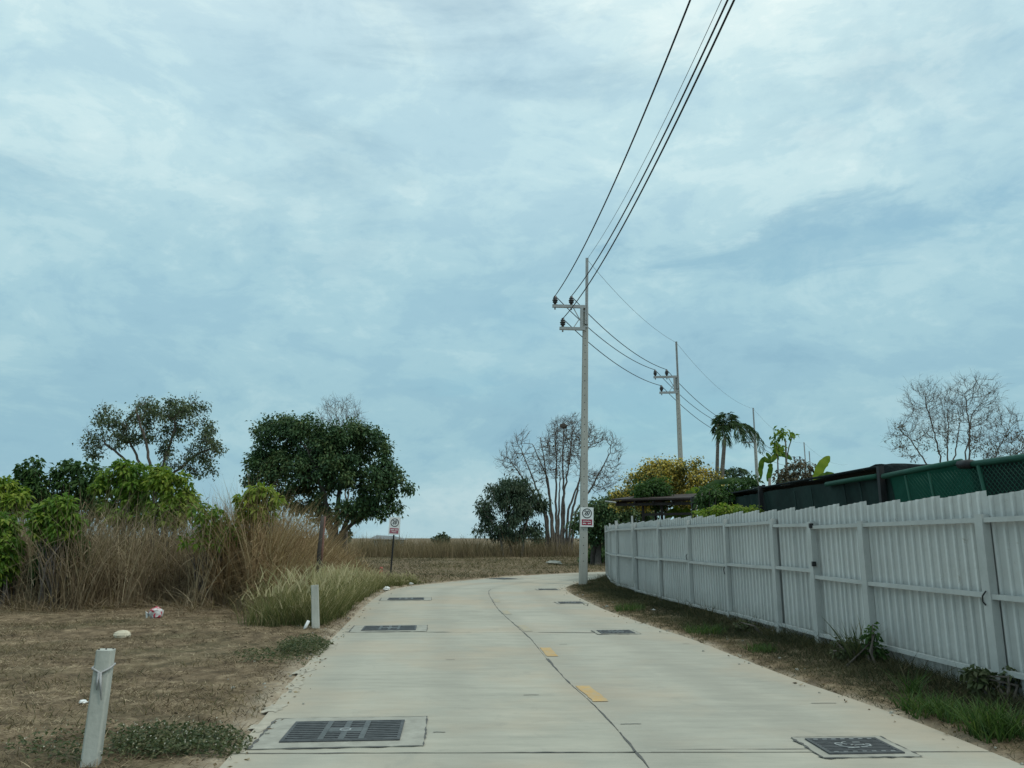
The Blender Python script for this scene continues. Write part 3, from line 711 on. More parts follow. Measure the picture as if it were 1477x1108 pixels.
# ------------------------------------------------------------------ signs
def text_mesh(body, size, mat, name, parent, loc, bold=.0):
    cu_ = bpy.data.curves.new(name, 'FONT'); cu_.body = body; cu_.size = size; cu_.align_x = 'CENTER'; cu_.align_y = 'CENTER'; cu_.extrude = .0015; cu_.offset = bold
    t = bpy.data.objects.new(name, cu_); COL.objects.link(t); bpy.context.view_layer.update()
    me = bpy.data.meshes.new_from_object(t.evaluated_get(bpy.context.evaluated_depsgraph_get())); bpy.data.objects.remove(t)
    me.transform(Matrix.Rotation(R(90), 4, 'X'))
    me.materials.clear(); o = bpy.data.objects.new(name, me); COL.objects.link(o); me.materials.append(mat); o.parent = parent; o.location = loc
    return o
def sign_face(root, cx_, cy_, cz, w, h, red, two_first):
    MB().box((cx_, cy_, cz), (w, .012, h)).build("sign_panel", M_SIGNW, root)
    y = cy_ - .007; zc_ = cz + h * .19
    MB().ring((cx_, y, zc_), w * .31, w * .375, 'y', .003, 32).build("speed_ring", M_SIGNK, root)
    text_mesh("20", w * .42, M_SIGNK, "digits", root, (cx_, y - .002, zc_ + h * .03), .006)
    MB().box((cx_ - w * .075, y - .002, zc_ - h * .10), (w * .11, .003, h * .022)).box((cx_ + w * .075, y - .002, zc_ - h * .10), (w * .11, .003, h * .022)).build("unit_text", M_SIGNK, root)
    b = MB().box((cx_, y - .001, cz - h * .27), (w * .80, .003, h * .30)).build("warning_band", red, root)
    rows = (((-.17, .30), (.19, .28)), ((0, .42),)) if two_first else (((0, .62),), ((-.19, .28), (.19, .26)))
    for j, row in enumerate(rows):
        z = cz - h * (.215 if j == 0 else .325); hh = h * (.05 if (j == 0) == two_first else .03) + .01
        t = MB()
        for x, ww in row:   # rows of tightly set letters, too far off to read
            n = max(3, int(ww * 14))
            for q in range(n): t.box((cx_ + w * (x - ww / 2 + ww * (q + .5) / n), y - .0035, z + random.uniform(-.004, .004)), (w * ww / n * .72, .003, hh * random.uniform(.75, 1)))
        t_ = t.build("text_row", M_SIGNW, b)
x, y = gp(563, 832)
sg = empty("speed_sign", (x, y, 0), 'white 20 speed sign with a faded red band on a thin leaning black post', 'sign', None, (0, .055, .05))
MB().box((0, 0, 1.05), (.065, .065, 2.3)).build("post", M_BLACK, sg)
sign_face(sg, 0, -.042, 2.1, .47, .74, M_SIGNP, True)
px_ = poles[0].location
sp_ = empty("speed_sign", (px_.x, px_.y - .14, 0), 'white 20 speed sign with a deep red band fixed to the tall concrete pole', 'sign', None, (0, TILT, 0))
sign_face(sp_, .10, -.02, 2.33, .46, .68, M_SIGNR, False)
MB().box((0, .03, 2.5), (.32, .02, .035)).box((0, .03, 2.15), (.32, .02, .035)).build("strap", M_STEEL, sp_)

# ------------------------------------------------------------------ bollards, posts and litter
M_CORD = m_plain("grey_cord", (.40, .40, .40), .8, .3, 20, .2)
def bollard(base_px, top_px, depth, w, label, cord):
    b = at(*base_px, depth); t = at(*top_px, depth); b.z = 0.0
    o = empty("white_bollard", b, label, 'bollard', 'white concrete bollards on the left verge')
    d = t - b; h = d.length; rot = Vector((0, 0, 1)).rotation_difference(d).to_matrix() @ Matrix.Rotation(.22, 3, 'Z')
    m = MB(); m.box((0, 0, 0), (w, w, h + .3), None, .94, .012)
    vs = [rot @ (Vector(v) + Vector((0, 0, h / 2 - .15))) for v in m.v]
    m.v = [tuple(v) for v in vs]; m.build("shaft", M_BOLLARD, o)
    e = MB()
    for q in range(3): e.tube([rot @ Vector((-.04 + .04 * q, .02 * (q - 1), h - .005)), rot @ Vector((-.045 + .045 * q, .02 * (q - 1), h + .007))], .006, 5)
    e.build("rebar_stub", M_BLACK, o)
    if cord:
        c = MB(); z = h - .13; hw = w * .47 + .006
        loop = [(-hw, -hw, z + .01), (0, -hw - .004, z - .025), (hw, -hw, z + .012), (hw + .002, 0, z + .02), (hw, hw, z + .02), (-hw, hw, z + .02), (-hw - .002, 0, z + .014), (-hw, -hw, z + .01)]
        c.tube([rot @ Vector(p) for p in loop], .008, 5)
        c.tube([rot @ Vector(p) for p in ((.0, -hw - .006, z - .02), (.01, -hw - .012, z - .09), (.03, -hw - .008, z - .21))], [.012, .009, .003], 5)
        c.tube([rot @ Vector(p) for p in ((-.01, -hw - .006, z - .02), (-.012, -hw - .012, z - .08), (-.01, -hw - .006, z - .14))], [.01, .008, .003], 5)
        c.build("tied_cord", M_CORD, o)
    return o
bollard((131, 1100), (153, 937), 5.95, .118, 'tall leaning white concrete bollard with a cord tied round its top', True)
bollard((455.5, 908), (454, 844), 14.3, .14, 'short straight white concrete bollard standing before the pale seeding grass', False)
x, y = gp(437, 910); st = MB(); st.tube([(x, y, -.03), (x + .09, y, .17)], .028, 8); tag(st.build("pipe_stub", M_SIGNW, None, (x, y, 0)), 'short slanted white pipe stub left of the straight bollard', 'pipe')
p = at(459, 815, 18.6); wp = empty("weathered_post", (p.x, p.y, 0), 'rough dark post with a reddish side standing in the dry reeds', 'post', None, (0, .025, 0))
m = MB(); m.tube([(0, 0, -.2), (.01, 0, .6), (-.005, 0, 1.3), (.02, 0, 2.12)], [.085, .075, .07, .06], 8); m.build("timber", M_BARKD, wp)
m = MB(); m.tube([(.05, -.03, .75), (.055, -.035, 1.3), (.06, -.03, 2.1)], [.02, .032, .022], 6); m.build("peeled_side", m_plain("reddish_wood", (.17, .09, .07), .9, .4, 12, .3), wp)

p = at(549, 822, 30.5); mk = MB(); mk.tube([(p.x, p.y, -.1), (p.x + .02, p.y, .42)], [.07, .06], 8); mk.tube([(p.x + .02, p.y, .42), (p.x + .03, p.y, .50)], [.075, .05], 8)
tag(mk.build("marker_stake", m_plain("faded_red_paint", (.36, .10, .08), .8, .3, 12, .2), None, (p.x, p.y, 0)), 'short faded red marker stake in the grass left of the leaning sign post', 'marker')
def lumpy(name, c, size, mat, label, cat, seed, n=10, rough=.3, group=None):
    r2 = random.Random(seed); vs = []; fs = []; rings = 6
    for i in range(rings + 1):
        ph = math.pi * i / rings
        for j in range(n):
            a = 2 * math.pi * j / n; f = 1 + r2.uniform(-rough, rough)
            vs.append((math.sin(ph) * math.cos(a) * size[0] * f, math.sin(ph) * math.sin(a) * size[1] * f, size[2] * (1 - math.cos(ph)) * .5 * 2 * (1 + r2.uniform(-rough, rough) * .3)))
    for i in range(rings):
        for j in range(n): fs.append((i * n + j, i * n + (j + 1) % n, (i + 1) * n + (j + 1) % n, (i + 1) * n + j))
    m = MB(); m.add(vs, fs, False); o = m.build(name, mat, None, (0, 0, 0), c); 
    return tag(o, label, cat, group)
x, y = gp(176, 920); lumpy("pale_stone", (x, y, -.03), (.14, .10, .075), m_plain("cream_stone", (.55, .50, .38), .8, .2, 5, .3), 'smooth cream coloured stone lying on the mown straw', 'stone', 3, 14, .1)
k = MN("printed_plastic"); col = k.ramp(k.noise(9, 3, .5, .4), [(.42, (.62, .63, .62)), (.5, (.55, .50, .50)), (.54, (.42, .04, .07)), (.66, (.38, .04, .06)), (.7, (.6, .6, .6))], 'LINEAR')
k.bump(k.noise(18, 6, .7), .8, .03); M_BAG = k.done(col, .4, 0, .4)
x, y = gp(224, 894); bag = lumpy("plastic_bag", (x, y, 0), (.14, .12, .125), M_BAG, 'crumpled white and red plastic bag lying in front of the dry reeds', 'bag', 8, 12, .22)
m = MB(); m.add([(-.14, -.02, .05), (-.20, -.03, .17), (-.15, -.05, .13), (-.19, .0, .03), (-.12, .05, .09)], [(0, 1, 2), (0, 3, 1), (1, 4, 2), (3, 4, 1)]); m.build("bag_flap", M_SIGNW, bag)
for i, (px, py, s, lab, seed) in enumerate(((558, 852, .11, 'crumpled white plastic scrap on the left road edge near the far grate', 21), (592, 844, .08, 'tiny white scrap at the outer edge of the bend', 22),
        (943, 883, .06, 'white paper scrap under the fence on the right verge', 23), (119, 1017, .045, 'small white scrap on the straw left of the leaning bollard', 24))):
    x, y = gp(px, py); lumpy("litter_scrap", (x, y, 0), (s, s * .7, s * .55), M_SIGNW, lab, 'litter', seed, 8, .4, 'white litter scraps')
x, y = gp(799, 815); lumpy("dirt_clod", (x, y, 0), (.5, .4, .13), M_CONC2, 'pale lump of rubble out in the rough field', 'rubble', 31, 9, .3)

# ------------------------------------------------------------------ trees
def colonize(roots, attr, step, di, dk, iters=90, trop=(0, 0, .05), jit=.25, lg=None):
    lg = lg or np.random.default_rng(1)
    pos = [np.array(p, float) for r_ in roots for p in r_]; par = []
    for r_ in roots:
        for j in range(len(r_)): par.append(len(par) - 1 if j else -1)
    A = attr.copy(); N = np.array(pos); near = np.full(len(A), 0); nd = np.full(len(A), 1e9)
    def upd(start):
        nonlocal near, nd
        if not len(A) or start >= len(pos): return
        D = np.linalg.norm(A[:, None] - np.array(pos[start:])[None], axis=2); m = D.argmin(1); dm = D[np.arange(len(A)), m]
        b = dm < nd; near[b] = m[b] + start; nd[b] = dm[b]
    upd(0)
    for it in range(iters):
        if not len(A): break
        lim = di if it > 6 else 1e9
        act = nd < lim
        if not act.any(): break
        acc = {}
        for i in np.nonzero(act)[0]:
            v = A[i] - pos[near[i]]; v = v / (np.linalg.norm(v) + 1e-9)
            acc.setdefault(near[i], []).append(v)
        s0 = len(pos)
        for nidx, vs in acc.items():
            d = np.mean(vs, axis=0) + np.array(trop) + lg.normal(size=3) * jit; d = d / (np.linalg.norm(d) + 1e-9)
            pos.append(pos[nidx] + d * step); par.append(nidx)
        upd(s0); keep = nd > dk; A = A[keep]; near = near[keep]; nd = nd[keep]
    return np.array(pos), np.array(par)
def radii(par, r0, expo, rmax):
    n = len(par); acc = np.zeros(n); rad = np.zeros(n)
    for i in range(n - 1, -1, -1):
        rad[i] = min(rmax, (acc[i] if acc[i] > 0 else r0 ** expo) ** (1 / expo))
        if par[i] >= 0: acc[par[i]] += rad[i] ** expo
    return rad
def skin(pos, par, rad, root_flare=1.35):
    kids = [[] for _ in par]
    for i, p in enumerate(par):
        if p >= 0: kids[p].append(i)
    m = MB(); stack = [(i, None) for i, p in enumerate(par) if p < 0]
    while stack:
        s, pre = stack.pop(); chain = [] if pre is None else [pre]; cur = s
        while True:
            chain.append(cur); ks = kids[cur]
            if not ks: break
            ks = sorted(ks, key=lambda q: -rad[q])
            for q in ks[1:]: stack.append((q, cur))
            cur = ks[0]
        if len(chain) < 2: continue
        rr = [rad[c] for c in chain]
        if pre is not None: rr[0] = min(rr[0], rr[1] * 1.1)
        if pre is None: rr[0] *= root_flare
        rm = max(rr); n = 8 if rm > .12 else 5 if rm > .04 else 4 if rm > .02 else 3
        rr[-1] *= .6
        m.tube([pos[c] for c in chain], rr, n, False)
    return m
def twig_np(P, D, L, r_, lg):
    """three-sided tapering twigs, bent once"""
    n = len(P); D = D / (np.linalg.norm(D, axis=1, keepdims=True) + 1e-9); u = np.cross(D, lg.normal(size=(n, 3))); u /= np.linalg.norm(u, axis=1, keepdims=True) + 1e-9; w = np.cross(D, u)
    M = P + D * (L * .5)[:, None] + u * (L * .08)[:, None]; E = P + D * L[:, None]
    rows = []
    for C, k_ in ((P, 1.0), (M, .75)):
        for a in (0, 2.094, 4.189): rows.append(C + (u * math.cos(a) + w * math.sin(a)) * (r_ * k_)[:, None])
    rows.append(E); V = np.stack(rows, 1).reshape(-1, 3); b = np.arange(n)[:, None] * 7
    Q = np.concatenate([b + np.array([[j, (j + 1) % 3, 3 + (j + 1) % 3, 3 + j]]) for j in range(3)])
    T = np.concatenate([b + np.array([[3 + j, 3 + (j + 1) % 3, 6]]) for j in range(3)])
    return V, Q, T, np.zeros(len(V))
def envelope(ells, d, n, lg, depthf=.9, shell=.35):
    """points inside the union of ellipsoids given as picture outline (px, py, rx, ry) at distance d"""
    vol = np.array([e[2] * e[3] * (e[2] + e[3]) for e in ells]); cnt = np.maximum(8, n * vol ** .8 / (vol ** .8).sum()).astype(int); out = []
    for e, c in zip(ells, cnt):
        ctr = np.array(at(e[0], e[1], d)); s = d / FPX * 1.02
        v = lg.normal(size=(c, 3)); v /= np.linalg.norm(v, axis=1, keepdims=True); r_ = lg.random(c) ** (shell)
        out.append(ctr + v * r_[:, None] * np.array([e[2] * s, (e[2] + e[3]) / 2 * s * depthf, e[3] * s]))
    return np.concatenate(out)
from mathutils import noise as mnoise
def clumped(A, scale, thr, seed):
    v = np.array([mnoise.noise(Vector(a * scale) + Vector((seed * 3.7, 1.3, seed))) for a in A]); return A[v > thr]
def tree(name, label, cat, group, base_px, d, roots_px, ells, n_attr, step, di, dk, r0=.012, rmax=.3, bark=None, leaf=None, leaf_n=0, leaf_len=.2, leaf_w=.09, leaf_spread=.3, trop=(0, 0, .05),
         seed=1, twig_r=.03, hang=.3, expo=2.4, jit=.25, twigs=0, extra=None, keep=None, leafpart='crown', depthf=.9, clump=None, trunk_r=.1, lump=.55, rt_min=.38, twig_len=1.0):
    lg = np.random.default_rng(seed)
    b = at(base_px, 790, d); b.z = 0
    roots = []
    for rt in roots_px:
        pts = [np.array((at(rt[0][0], 790, d).x, d + lg.normal() * .25, -.15))]
        dj = lg.normal() * .6
        for q, (px, py) in enumerate(rt[1:]): 
            t = at(px, py, d); pts.append(np.array((t.x, t.y + dj * (q + 1) / len(rt[1:]), t.z)))
        fine_ = []
        for a_, b_ in zip(pts[:-1], pts[1:]):
            m = max(1, int(np.linalg.norm(b_ - a_) / step)); fine_ += [a_ + (b_ - a_) * f / m + lg.normal(size=3) * .03 * (f > 0) for f in range(m)]
        roots.append(fine_ + [pts[-1]])
    A = envelope(ells, d, n_attr, lg, depthf)
    if clump: A = clumped(A, clump[0], clump[1], seed)
    pos, par = colonize(roots, A, step, di, dk, trop=trop, jit=jit, lg=lg)
    rad = radii(par, r0, expo, rmax)
    q0 = 0
    for rt in roots:
        for j in range(len(rt)): rad[q0 + j] = max(rad[q0 + j], trunk_r * (1 - (1 - rt_min) * j / len(rt)))
        q0 += len(rt)
    root = empty(name, b, label, cat, group)
    m = skin(pos, par, rad)
    tips = np.nonzero(rad < twig_r)[0]
    m.build("trunk", bark, root, b)
    if twigs:   # hair-fine end twigs, forking once
        ti = tips[lg.random(len(tips)) < twigs]; ti = np.repeat(ti, 3); k0 = len(ti)
        g = pos[ti] - pos[np.maximum(par[ti], 0)]; g /= np.linalg.norm(g, axis=1, keepdims=True) + 1e-9
        D = g * .8 + lg.normal(size=(k0, 3)) * .45 + np.array([0, 0, .4]); L = step * lg.uniform(.9, 2.4, k0) * twig_len
        A1 = twig_np(pos[ti], D, L, np.full(k0, r0 * .75), lg)
        f = lg.uniform(.25, .75, k0); D /= np.linalg.norm(D, axis=1, keepdims=True)
        P2 = pos[ti] + D * (L * f)[:, None]; D2 = D + lg.normal(size=(k0, 3)) * .6 + np.array([0, 0, .25])
        A2 = twig_np(P2, D2, L * lg.uniform(.4, .8, k0), np.full(k0, r0 * .6), lg)
        V, Q, T, Rv = merge([A1, A2]); tag(link_mesh("twigs", np_mesh("twigs", V - np.array(b), Q, T, Rv), bark, root), kind='stuff')
    if leaf is not None and leaf_n:
        if keep is not None: tips = np.array([i for i in tips if keep(pos[i], lg)])
        wt = lg.random(len(tips)) ** (3 * lump); idx = lg.choice(tips, leaf_n, p=wt / wt.sum())
        v = lg.normal(size=(leaf_n, 3)); P = pos[idx] + v * leaf_spread * np.array([1, 1, .8])
        D = lg.normal(size=(leaf_n, 3)) + v * .5; D[:, 2] -= hang
        clump = lg.random(len(pos))
        rn = np.clip(.55 * clump[idx] + .45 * lg.random(leaf_n) , 0, 1)
        V, Q, T, Rv = leaves(P - np.array(b), leaf_len * lg.uniform(.6, 1.3, leaf_n), leaf_w * lg.uniform(.7, 1.3, leaf_n), D, rn)
        tag(link_mesh(leafpart, np_mesh(leafpart, V, Q, T, Rv), leaf, root), kind='stuff')
    if extra: extra(root, pos, rad, tips, lg, np.array(b))
    return root

GT = "trees across the scrubland"
tree("leafy_tree", 'dark green spreading tree left of the leaning sign, densest crown in view', 'tree', GT, 483, 38,
     [[(478, 0), (476, 770), (462, 735), (430, 690)], [(492, 0), (494, 765), (512, 725), (535, 700)], [(484, 0), (484, 760), (488, 710), (495, 660)], [(481, 0), (480, 765), (474, 715), (455, 660)], [(489, 0), (491, 768), (525, 745)]],
     [(440, 628, 52, 36), (500, 640, 58, 42), (400, 655, 42, 42), (530, 680, 45, 38), (465, 680, 76, 42), (560, 700, 28, 28), (374, 680, 28, 26), (553, 733, 20, 20), (396, 622, 30, 24), (515, 728, 40, 16), (535, 650, 34, 26), (575, 715, 18, 12), (355, 690, 14, 12), (440, 735, 30, 14), (420, 715, 34, 20), (525, 742, 30, 12), (570, 728, 18, 14), (500, 730, 50, 20), (585, 712, 10, 8)],
     2600, .30, 2.4, .42, .014, .26, M_BARKD, L_DARK, 42000, .175, .095, .18, (0, 0, .03), 11, .03, .5, clump=(.75, -.12), trunk_r=.17)
tree("bare_tree", 'fine leafless tree showing above and behind the dark green tree', 'tree', GT, 500, 47, [[(500, 0), (498, 720), (492, 665)], [(502, 0), (505, 700), (512, 660)]],
     [(488, 612, 38, 38), (512, 628, 24, 30), (470, 628, 22, 25)], 1100, .28, 2.4, .36, .010, .2, M_BARK, None, trop=(0, 0, .12), seed=12, twigs=1.0, twig_len=1.1, trunk_r=.08, expo=2.7, twig_r=.02)
tree("sparse_tree", 'thin leaved spreading tree rising behind the green shrubs at left', 'tree', GT, 228, 48,
     [[(226, 0), (226, 690), (224, 640), (216, 600)], [(236, 0), (238, 675), (254, 630), (262, 600)], [(219, 0), (213, 690), (195, 650), (180, 625)], [(238, 0), (246, 685), (280, 655), (300, 645)], [(216, 0), (204, 690), (170, 655), (150, 640)]],
     [(250, 602, 52, 36), (178, 618, 46, 28), (288, 640, 28, 40), (215, 590, 26, 20), (143, 640, 26, 24), (292, 680, 22, 14), (270, 655, 40, 25), (150, 600, 22, 14), (300, 672, 16, 10)],
     2000, .30, 2.6, .44, .013, .2, M_BARK, L_SPARSE, 10500, .18, .095, .2, (0, 0, .03), 13, .03, .4, twigs=.35, clump=(.8, -.05), trunk_r=.15, lump=1.0)
tree("bare_tree", 'tall leafless tree of many bundled trunks with a dark bird nest, behind the tall pole', 'tree', GT, 806, 72,
     [[(790, 0), (786, 740), (768, 690), (752, 650)], [(797, 0), (794, 730), (786, 670), (780, 630)], [(803, 0), (802, 730), (803, 660), (800, 620)], [(809, 0), (811, 730), (822, 665), (826, 625)], [(815, 0), (820, 735), (842, 680), (850, 645)], [(822, 0), (830, 740), (858, 695), (874, 665)], [(794, 0), (789, 745), (762, 700), (738, 668)], [(812, 0), (814, 740), (812, 650), (814, 610)], [(800, 0), (797, 750), (790, 690), (768, 640)], [(818, 0), (824, 745), (836, 690), (838, 635)], [(806, 0), (806, 750), (808, 680)]],
     [(805, 648, 66, 45), (755, 662, 34, 28), (858, 660, 38, 38), (810, 620, 44, 22), (735, 670, 16, 14), (882, 658, 18, 28), (860, 695, 34, 20), (765, 690, 26, 18)],
     5200, .38, 4.2, .47, .018, .22, M_BARK, L_KHAKI, 160, .3, .16, .2, (0, 0, .16), 14, .024, .3, twigs=1.0, trunk_r=.15, rt_min=.2, twig_len=1.1, expo=2.7, clump=(.28, -.3))
q = at(813, 615, 71.5); lumpy("bird_nest", (q.x, q.y, q.z - .25), (.36, .36, .26), M_BARKD, 'dark round bird nest high in the leafless tree behind the pole', 'nest', 41, 10, .25)
tree("drooping_tree", 'grey green drooping tree at the left foot of the many-trunked leafless tree', 'tree', GT, 742, 69,
     [[(728, 0), (722, 775), (708, 750), (700, 740)], [(738, 0), (736, 770), (730, 725)], [(752, 0), (756, 765), (765, 735)]],
     [(730, 718, 36, 28), (765, 738, 24, 34), (700, 735, 15, 22), (738, 755, 40, 22), (710, 765, 22, 12), (748, 708, 24, 18), (775, 765, 14, 12)],
     1500, .38, 3.2, .5, .018, .22, M_BARKP, L_EUC, 13500, .30, .11, .28, (0, 0, 0), 15, .03, 1.8, clump=(.5, -.1), trunk_r=.14)
tree("bare_tree", 'leafless twin-stemmed tree rising above the dark green net fence', 'tree', GT, 1390, 45,
     [[(1362, 0), (1361, 680), (1352, 625), (1340, 580)], [(1370, 0), (1372, 670), (1380, 610)], [(1352, 0), (1340, 672), (1318, 635), (1300, 615)], [(1402, 0), (1402, 670), (1404, 610), (1400, 565)], [(1414, 0), (1425, 670), (1445, 625)], [(1396, 0), (1390, 660), (1396, 600)], [(1420, 0), (1445, 672), (1470, 640)], [(1366, 0), (1366, 675), (1364, 600)]],
     [(1345, 603, 40, 52), (1400, 598, 38, 56), (1308, 636, 34, 30), (1440, 628, 42, 44), (1468, 648, 32, 28), (1330, 575, 26, 26), (1420, 570, 26, 26), (1375, 600, 30, 40)],
     2600, .26, 2.4, .34, .009, .12, M_BARK, L_KHAKI, 1700, .14, .06, .14, (0, 0, .2), 16, .016, .3, twigs=1.0, rt_min=.25, twig_len=1.15, expo=2.7, clump=(.4, -.3), keep=lambda p_, lg: p_[2] < 7.2 + lg.normal() * .9, trunk_r=.09, lump=1.2)
tree("dark_tree", 'low dark green tree behind the tall pole at the end of the fence', 'tree', GT, 856, 47,
     [[(856, 0), (856, 775), (862, 750)], [(860, 0), (866, 770), (885, 745)]], [(872, 738, 34, 26), (900, 735, 28, 24), (850, 760, 22, 18), (880, 768, 28, 16), (925, 745, 26, 20), (905, 770, 22, 18)],
     1000, .34, 3, .5, .016, .2, M_BARKD, L_DARK, 15000, .21, .11, .25, (0, 0, 0), 17, .03, .5, clump=(.6, -.25), trunk_r=.2)
def petals(root, pos, rad, tips, lg, b):
    cnt = 11500; sel = tips[lg.integers(0, len(tips), 620)]; idx = sel[lg.integers(0, len(sel), cnt)]
    P = pos[idx] + lg.normal(size=(cnt, 3)) * .14
    V, Q, T, Rv = leaves(P - b, lg.uniform(.07, .13, cnt), lg.uniform(.06, .11, cnt), lg.normal(size=(cnt, 3)), lg.random(cnt))
    tag(link_mesh("blossom", np_mesh("blossom", V, Q, T, Rv), L_PETAL, root), kind='stuff')
tree("yellow_flowering_tree", 'bushy tree covered in yellow blossom behind the white fence', 'tree', None, 966, 33.5,
     [[(962, 0), (960, 730), (945, 700)], [(968, 0), (975, 720), (985, 690)]],
     [(965, 683, 40, 28), (985, 666, 22, 14), (930, 700, 32, 22), (1010, 698, 28, 24), (902, 715, 22, 18), (955, 712, 55, 20), (1020, 715, 20, 18), (885, 722, 12, 8), (1035, 705, 16, 16), (940, 678, 20, 16)],
     1700, .25, 2.2, .36, .011, .1, M_BARKP, L_YTREE, 7600, .15, .07, .15, (0, 0, .05), 18, .02, .4, extra=petals, clump=(.9, -.15))
tree("slender_tree", 'small fresh green tree with a thin pale stem in front of the yellow blossom', 'tree', None, 961, 29.5,
     [[(961, 0), (960, 725), (948, 705)]], [(944, 700, 22, 22), (958, 714, 20, 14), (930, 710, 12, 12)], 420, .24, 2, .34, .010, .07, M_BARKP, L_SHRUBD, 2100, .16, .07, .17, (0, 0, .05), 19, .02, .5, trunk_r=.05, clump=(1.1, -.1))

# ------------------------------------------------------------------ shrubs
def shrub(name, label, ells, d, leaf, seed, n_cl=70, per=19, L=.20, Wd=.085, stems=6, group="big-leaved shrubs among the dry reeds", cat='shrub', droop=.55, bark=None):
    lg = np.random.default_rng(seed); e0 = ells[0]; b = at(e0[0], 790, d); b.z = 0
    root = empty(name, b, label, cat, group)
    C = envelope(ells, d, n_cl, lg, .85, .28); n_cl = len(C); nl = n_cl * per
    idx = np.repeat(np.arange(n_cl), per); v = lg.normal(size=(nl, 3)); v[:, 2] *= .7
    v /= np.linalg.norm(v, axis=1, keepdims=True); D = v.copy(); D[:, 2] -= droop * .55
    P = C[idx] + v * L * .35; rn = np.clip(.5 * lg.random(n_cl)[idx] + .5 * lg.random(nl), 0, 1)
    V, Q, T, Rv = leaves(P - np.array(b), L * lg.uniform(.65, 1.25, nl), Wd * lg.uniform(.7, 1.25, nl), D, rn, .3)
    tag(link_mesh("foliage", np_mesh("foliage", V, Q, T, Rv), leaf, root), kind='stuff')
    m = MB()
    for s in range(stems + n_cl // 5):
        t = C[lg.integers(0, n_cl)]; x0 = np.array(b) + np.array([lg.normal() * .15, lg.normal() * .15, -.1]); mid_ = (x0 + t) / 2 + lg.normal(size=3) * .12
        m.tube([x0, mid_, t], [.025, .017, .007], 4, False)
    m.build("stem", bark or M_BARK, root, b); return root
shrub("leafy_shrub", 'rounded deep green shrub behind the reeds, leftmost of the tall leafy row', [(45, 678, 17, 16), (38, 697, 20, 16), (45, 722, 26, 22)], 24, L_SHRUBD, 51, 110)
shrub("leafy_shrub", 'broad mid green shrub directly below the left side of the thin leaved tree', [(98, 682, 22, 18), (125, 690, 24, 24), (90, 708, 40, 22), (115, 735, 44, 24)], 24.5, L_SHRUBD, 52, 180)
shrub("leafy_shrub", 'tall bright green shrub below the centre of the thin leaved tree', [(182, 683, 26, 20), (165, 702, 30, 24), (200, 708, 26, 24), (185, 738, 40, 22)], 23.5, L_SHRUB, 53, 190)
shrub("leafy_shrub", 'yellow green shrub at the right end of the tall leafy row', [(232, 688, 20, 16), (252, 704, 24, 20), (262, 724, 20, 20), (245, 740, 34, 20)], 23, L_LIME, 54, 150)
shrub("leafy_shrub", 'light green shrub with drooping leaves standing in front of the reeds at left', [(88, 730, 18, 12), (70, 742, 22, 14), (97, 752, 16, 14), (80, 765, 26, 16), (60, 756, 14, 10)], 18.3, L_SHRUB, 55, 100)
shrub("leafy_shrub", 'deep green low growth beneath the drooping light green shrub', [(92, 790, 30, 24), (80, 815, 34, 22), (100, 770, 16, 14)], 18.9, L_SHRUBD, 56, 110)
shrub("leafy_shrub", 'upper yellow green shrub at the far left, above the middle one', [(2, 702, 12, 16), (22, 716, 16, 13), (8, 730, 20, 14)], 20, L_LIME, 57, 60)
shrub("leafy_shrub", 'small middle shrub at the far left, below the upper yellow green one', [(6, 757, 15, 14), (14, 765, 10, 10)], 18.6, L_SHRUB, 58, 40)
shrub("leafy_shrub", 'low yellow green shrub at the left border near the ground', [(8, 795, 15, 18), (4, 825, 16, 14)], 18.4, L_SHRUB, 59, 60)
shrub("leafy_shrub", 'olive green shrub half sunk in the reeds right of the tall leafy row', [(302, 752, 24, 20), (330, 772, 20, 14), (285, 738, 14, 14), (300, 780, 34, 18)], 18.9, L_SHRUB, 60, 80, 12, .18, .07)
shrub("leafy_shrub", 'small lime green shrub topping the russet reeds beneath the dark tree', [(378, 708, 15, 9), (362, 717, 18, 11), (388, 722, 12, 9), (370, 738, 22, 14)], 19.2, L_LIME, 61, 55)
shrub("climbing_vine", 'green vine tumbling over the left end of the net fence', [(1045, 712, 42, 12), (1075, 700, 22, 9), (1030, 722, 30, 12), (1085, 692, 12, 8), (1095, 718, 16, 16), (1065, 722, 30, 12), (1128, 705, 12, 14)], 22, L_SHRUBD, 62, 210, 14, .15, .06, 8, None, 'vine')
shrub("climbing_vine", 'flat yellow green vine lying along the top of the white fence', [(1055, 737, 44, 8), (1020, 742, 24, 7), (1085, 741, 20, 6)], 19.5, L_LIME, 63, 110, 12, .12, .05, 5, None, 'vine')
shrub("dry_shrub", 'brown half dried shrub above the net fence beside the papaya', [(1150, 680, 26, 15), (1132, 690, 18, 12), (1170, 692, 16, 10)], 21, L_KHAKI, 64, 80, 9, .13, .06, 10, None, 'shrub')
shrub("hedge_bush", 'green bush past the far end of the white fence', [(868, 802, 22, 14), (850, 806, 14, 9)], 50, L_SHRUBD, 65, 90, 12, .3, .12, 5, None, 'bush')

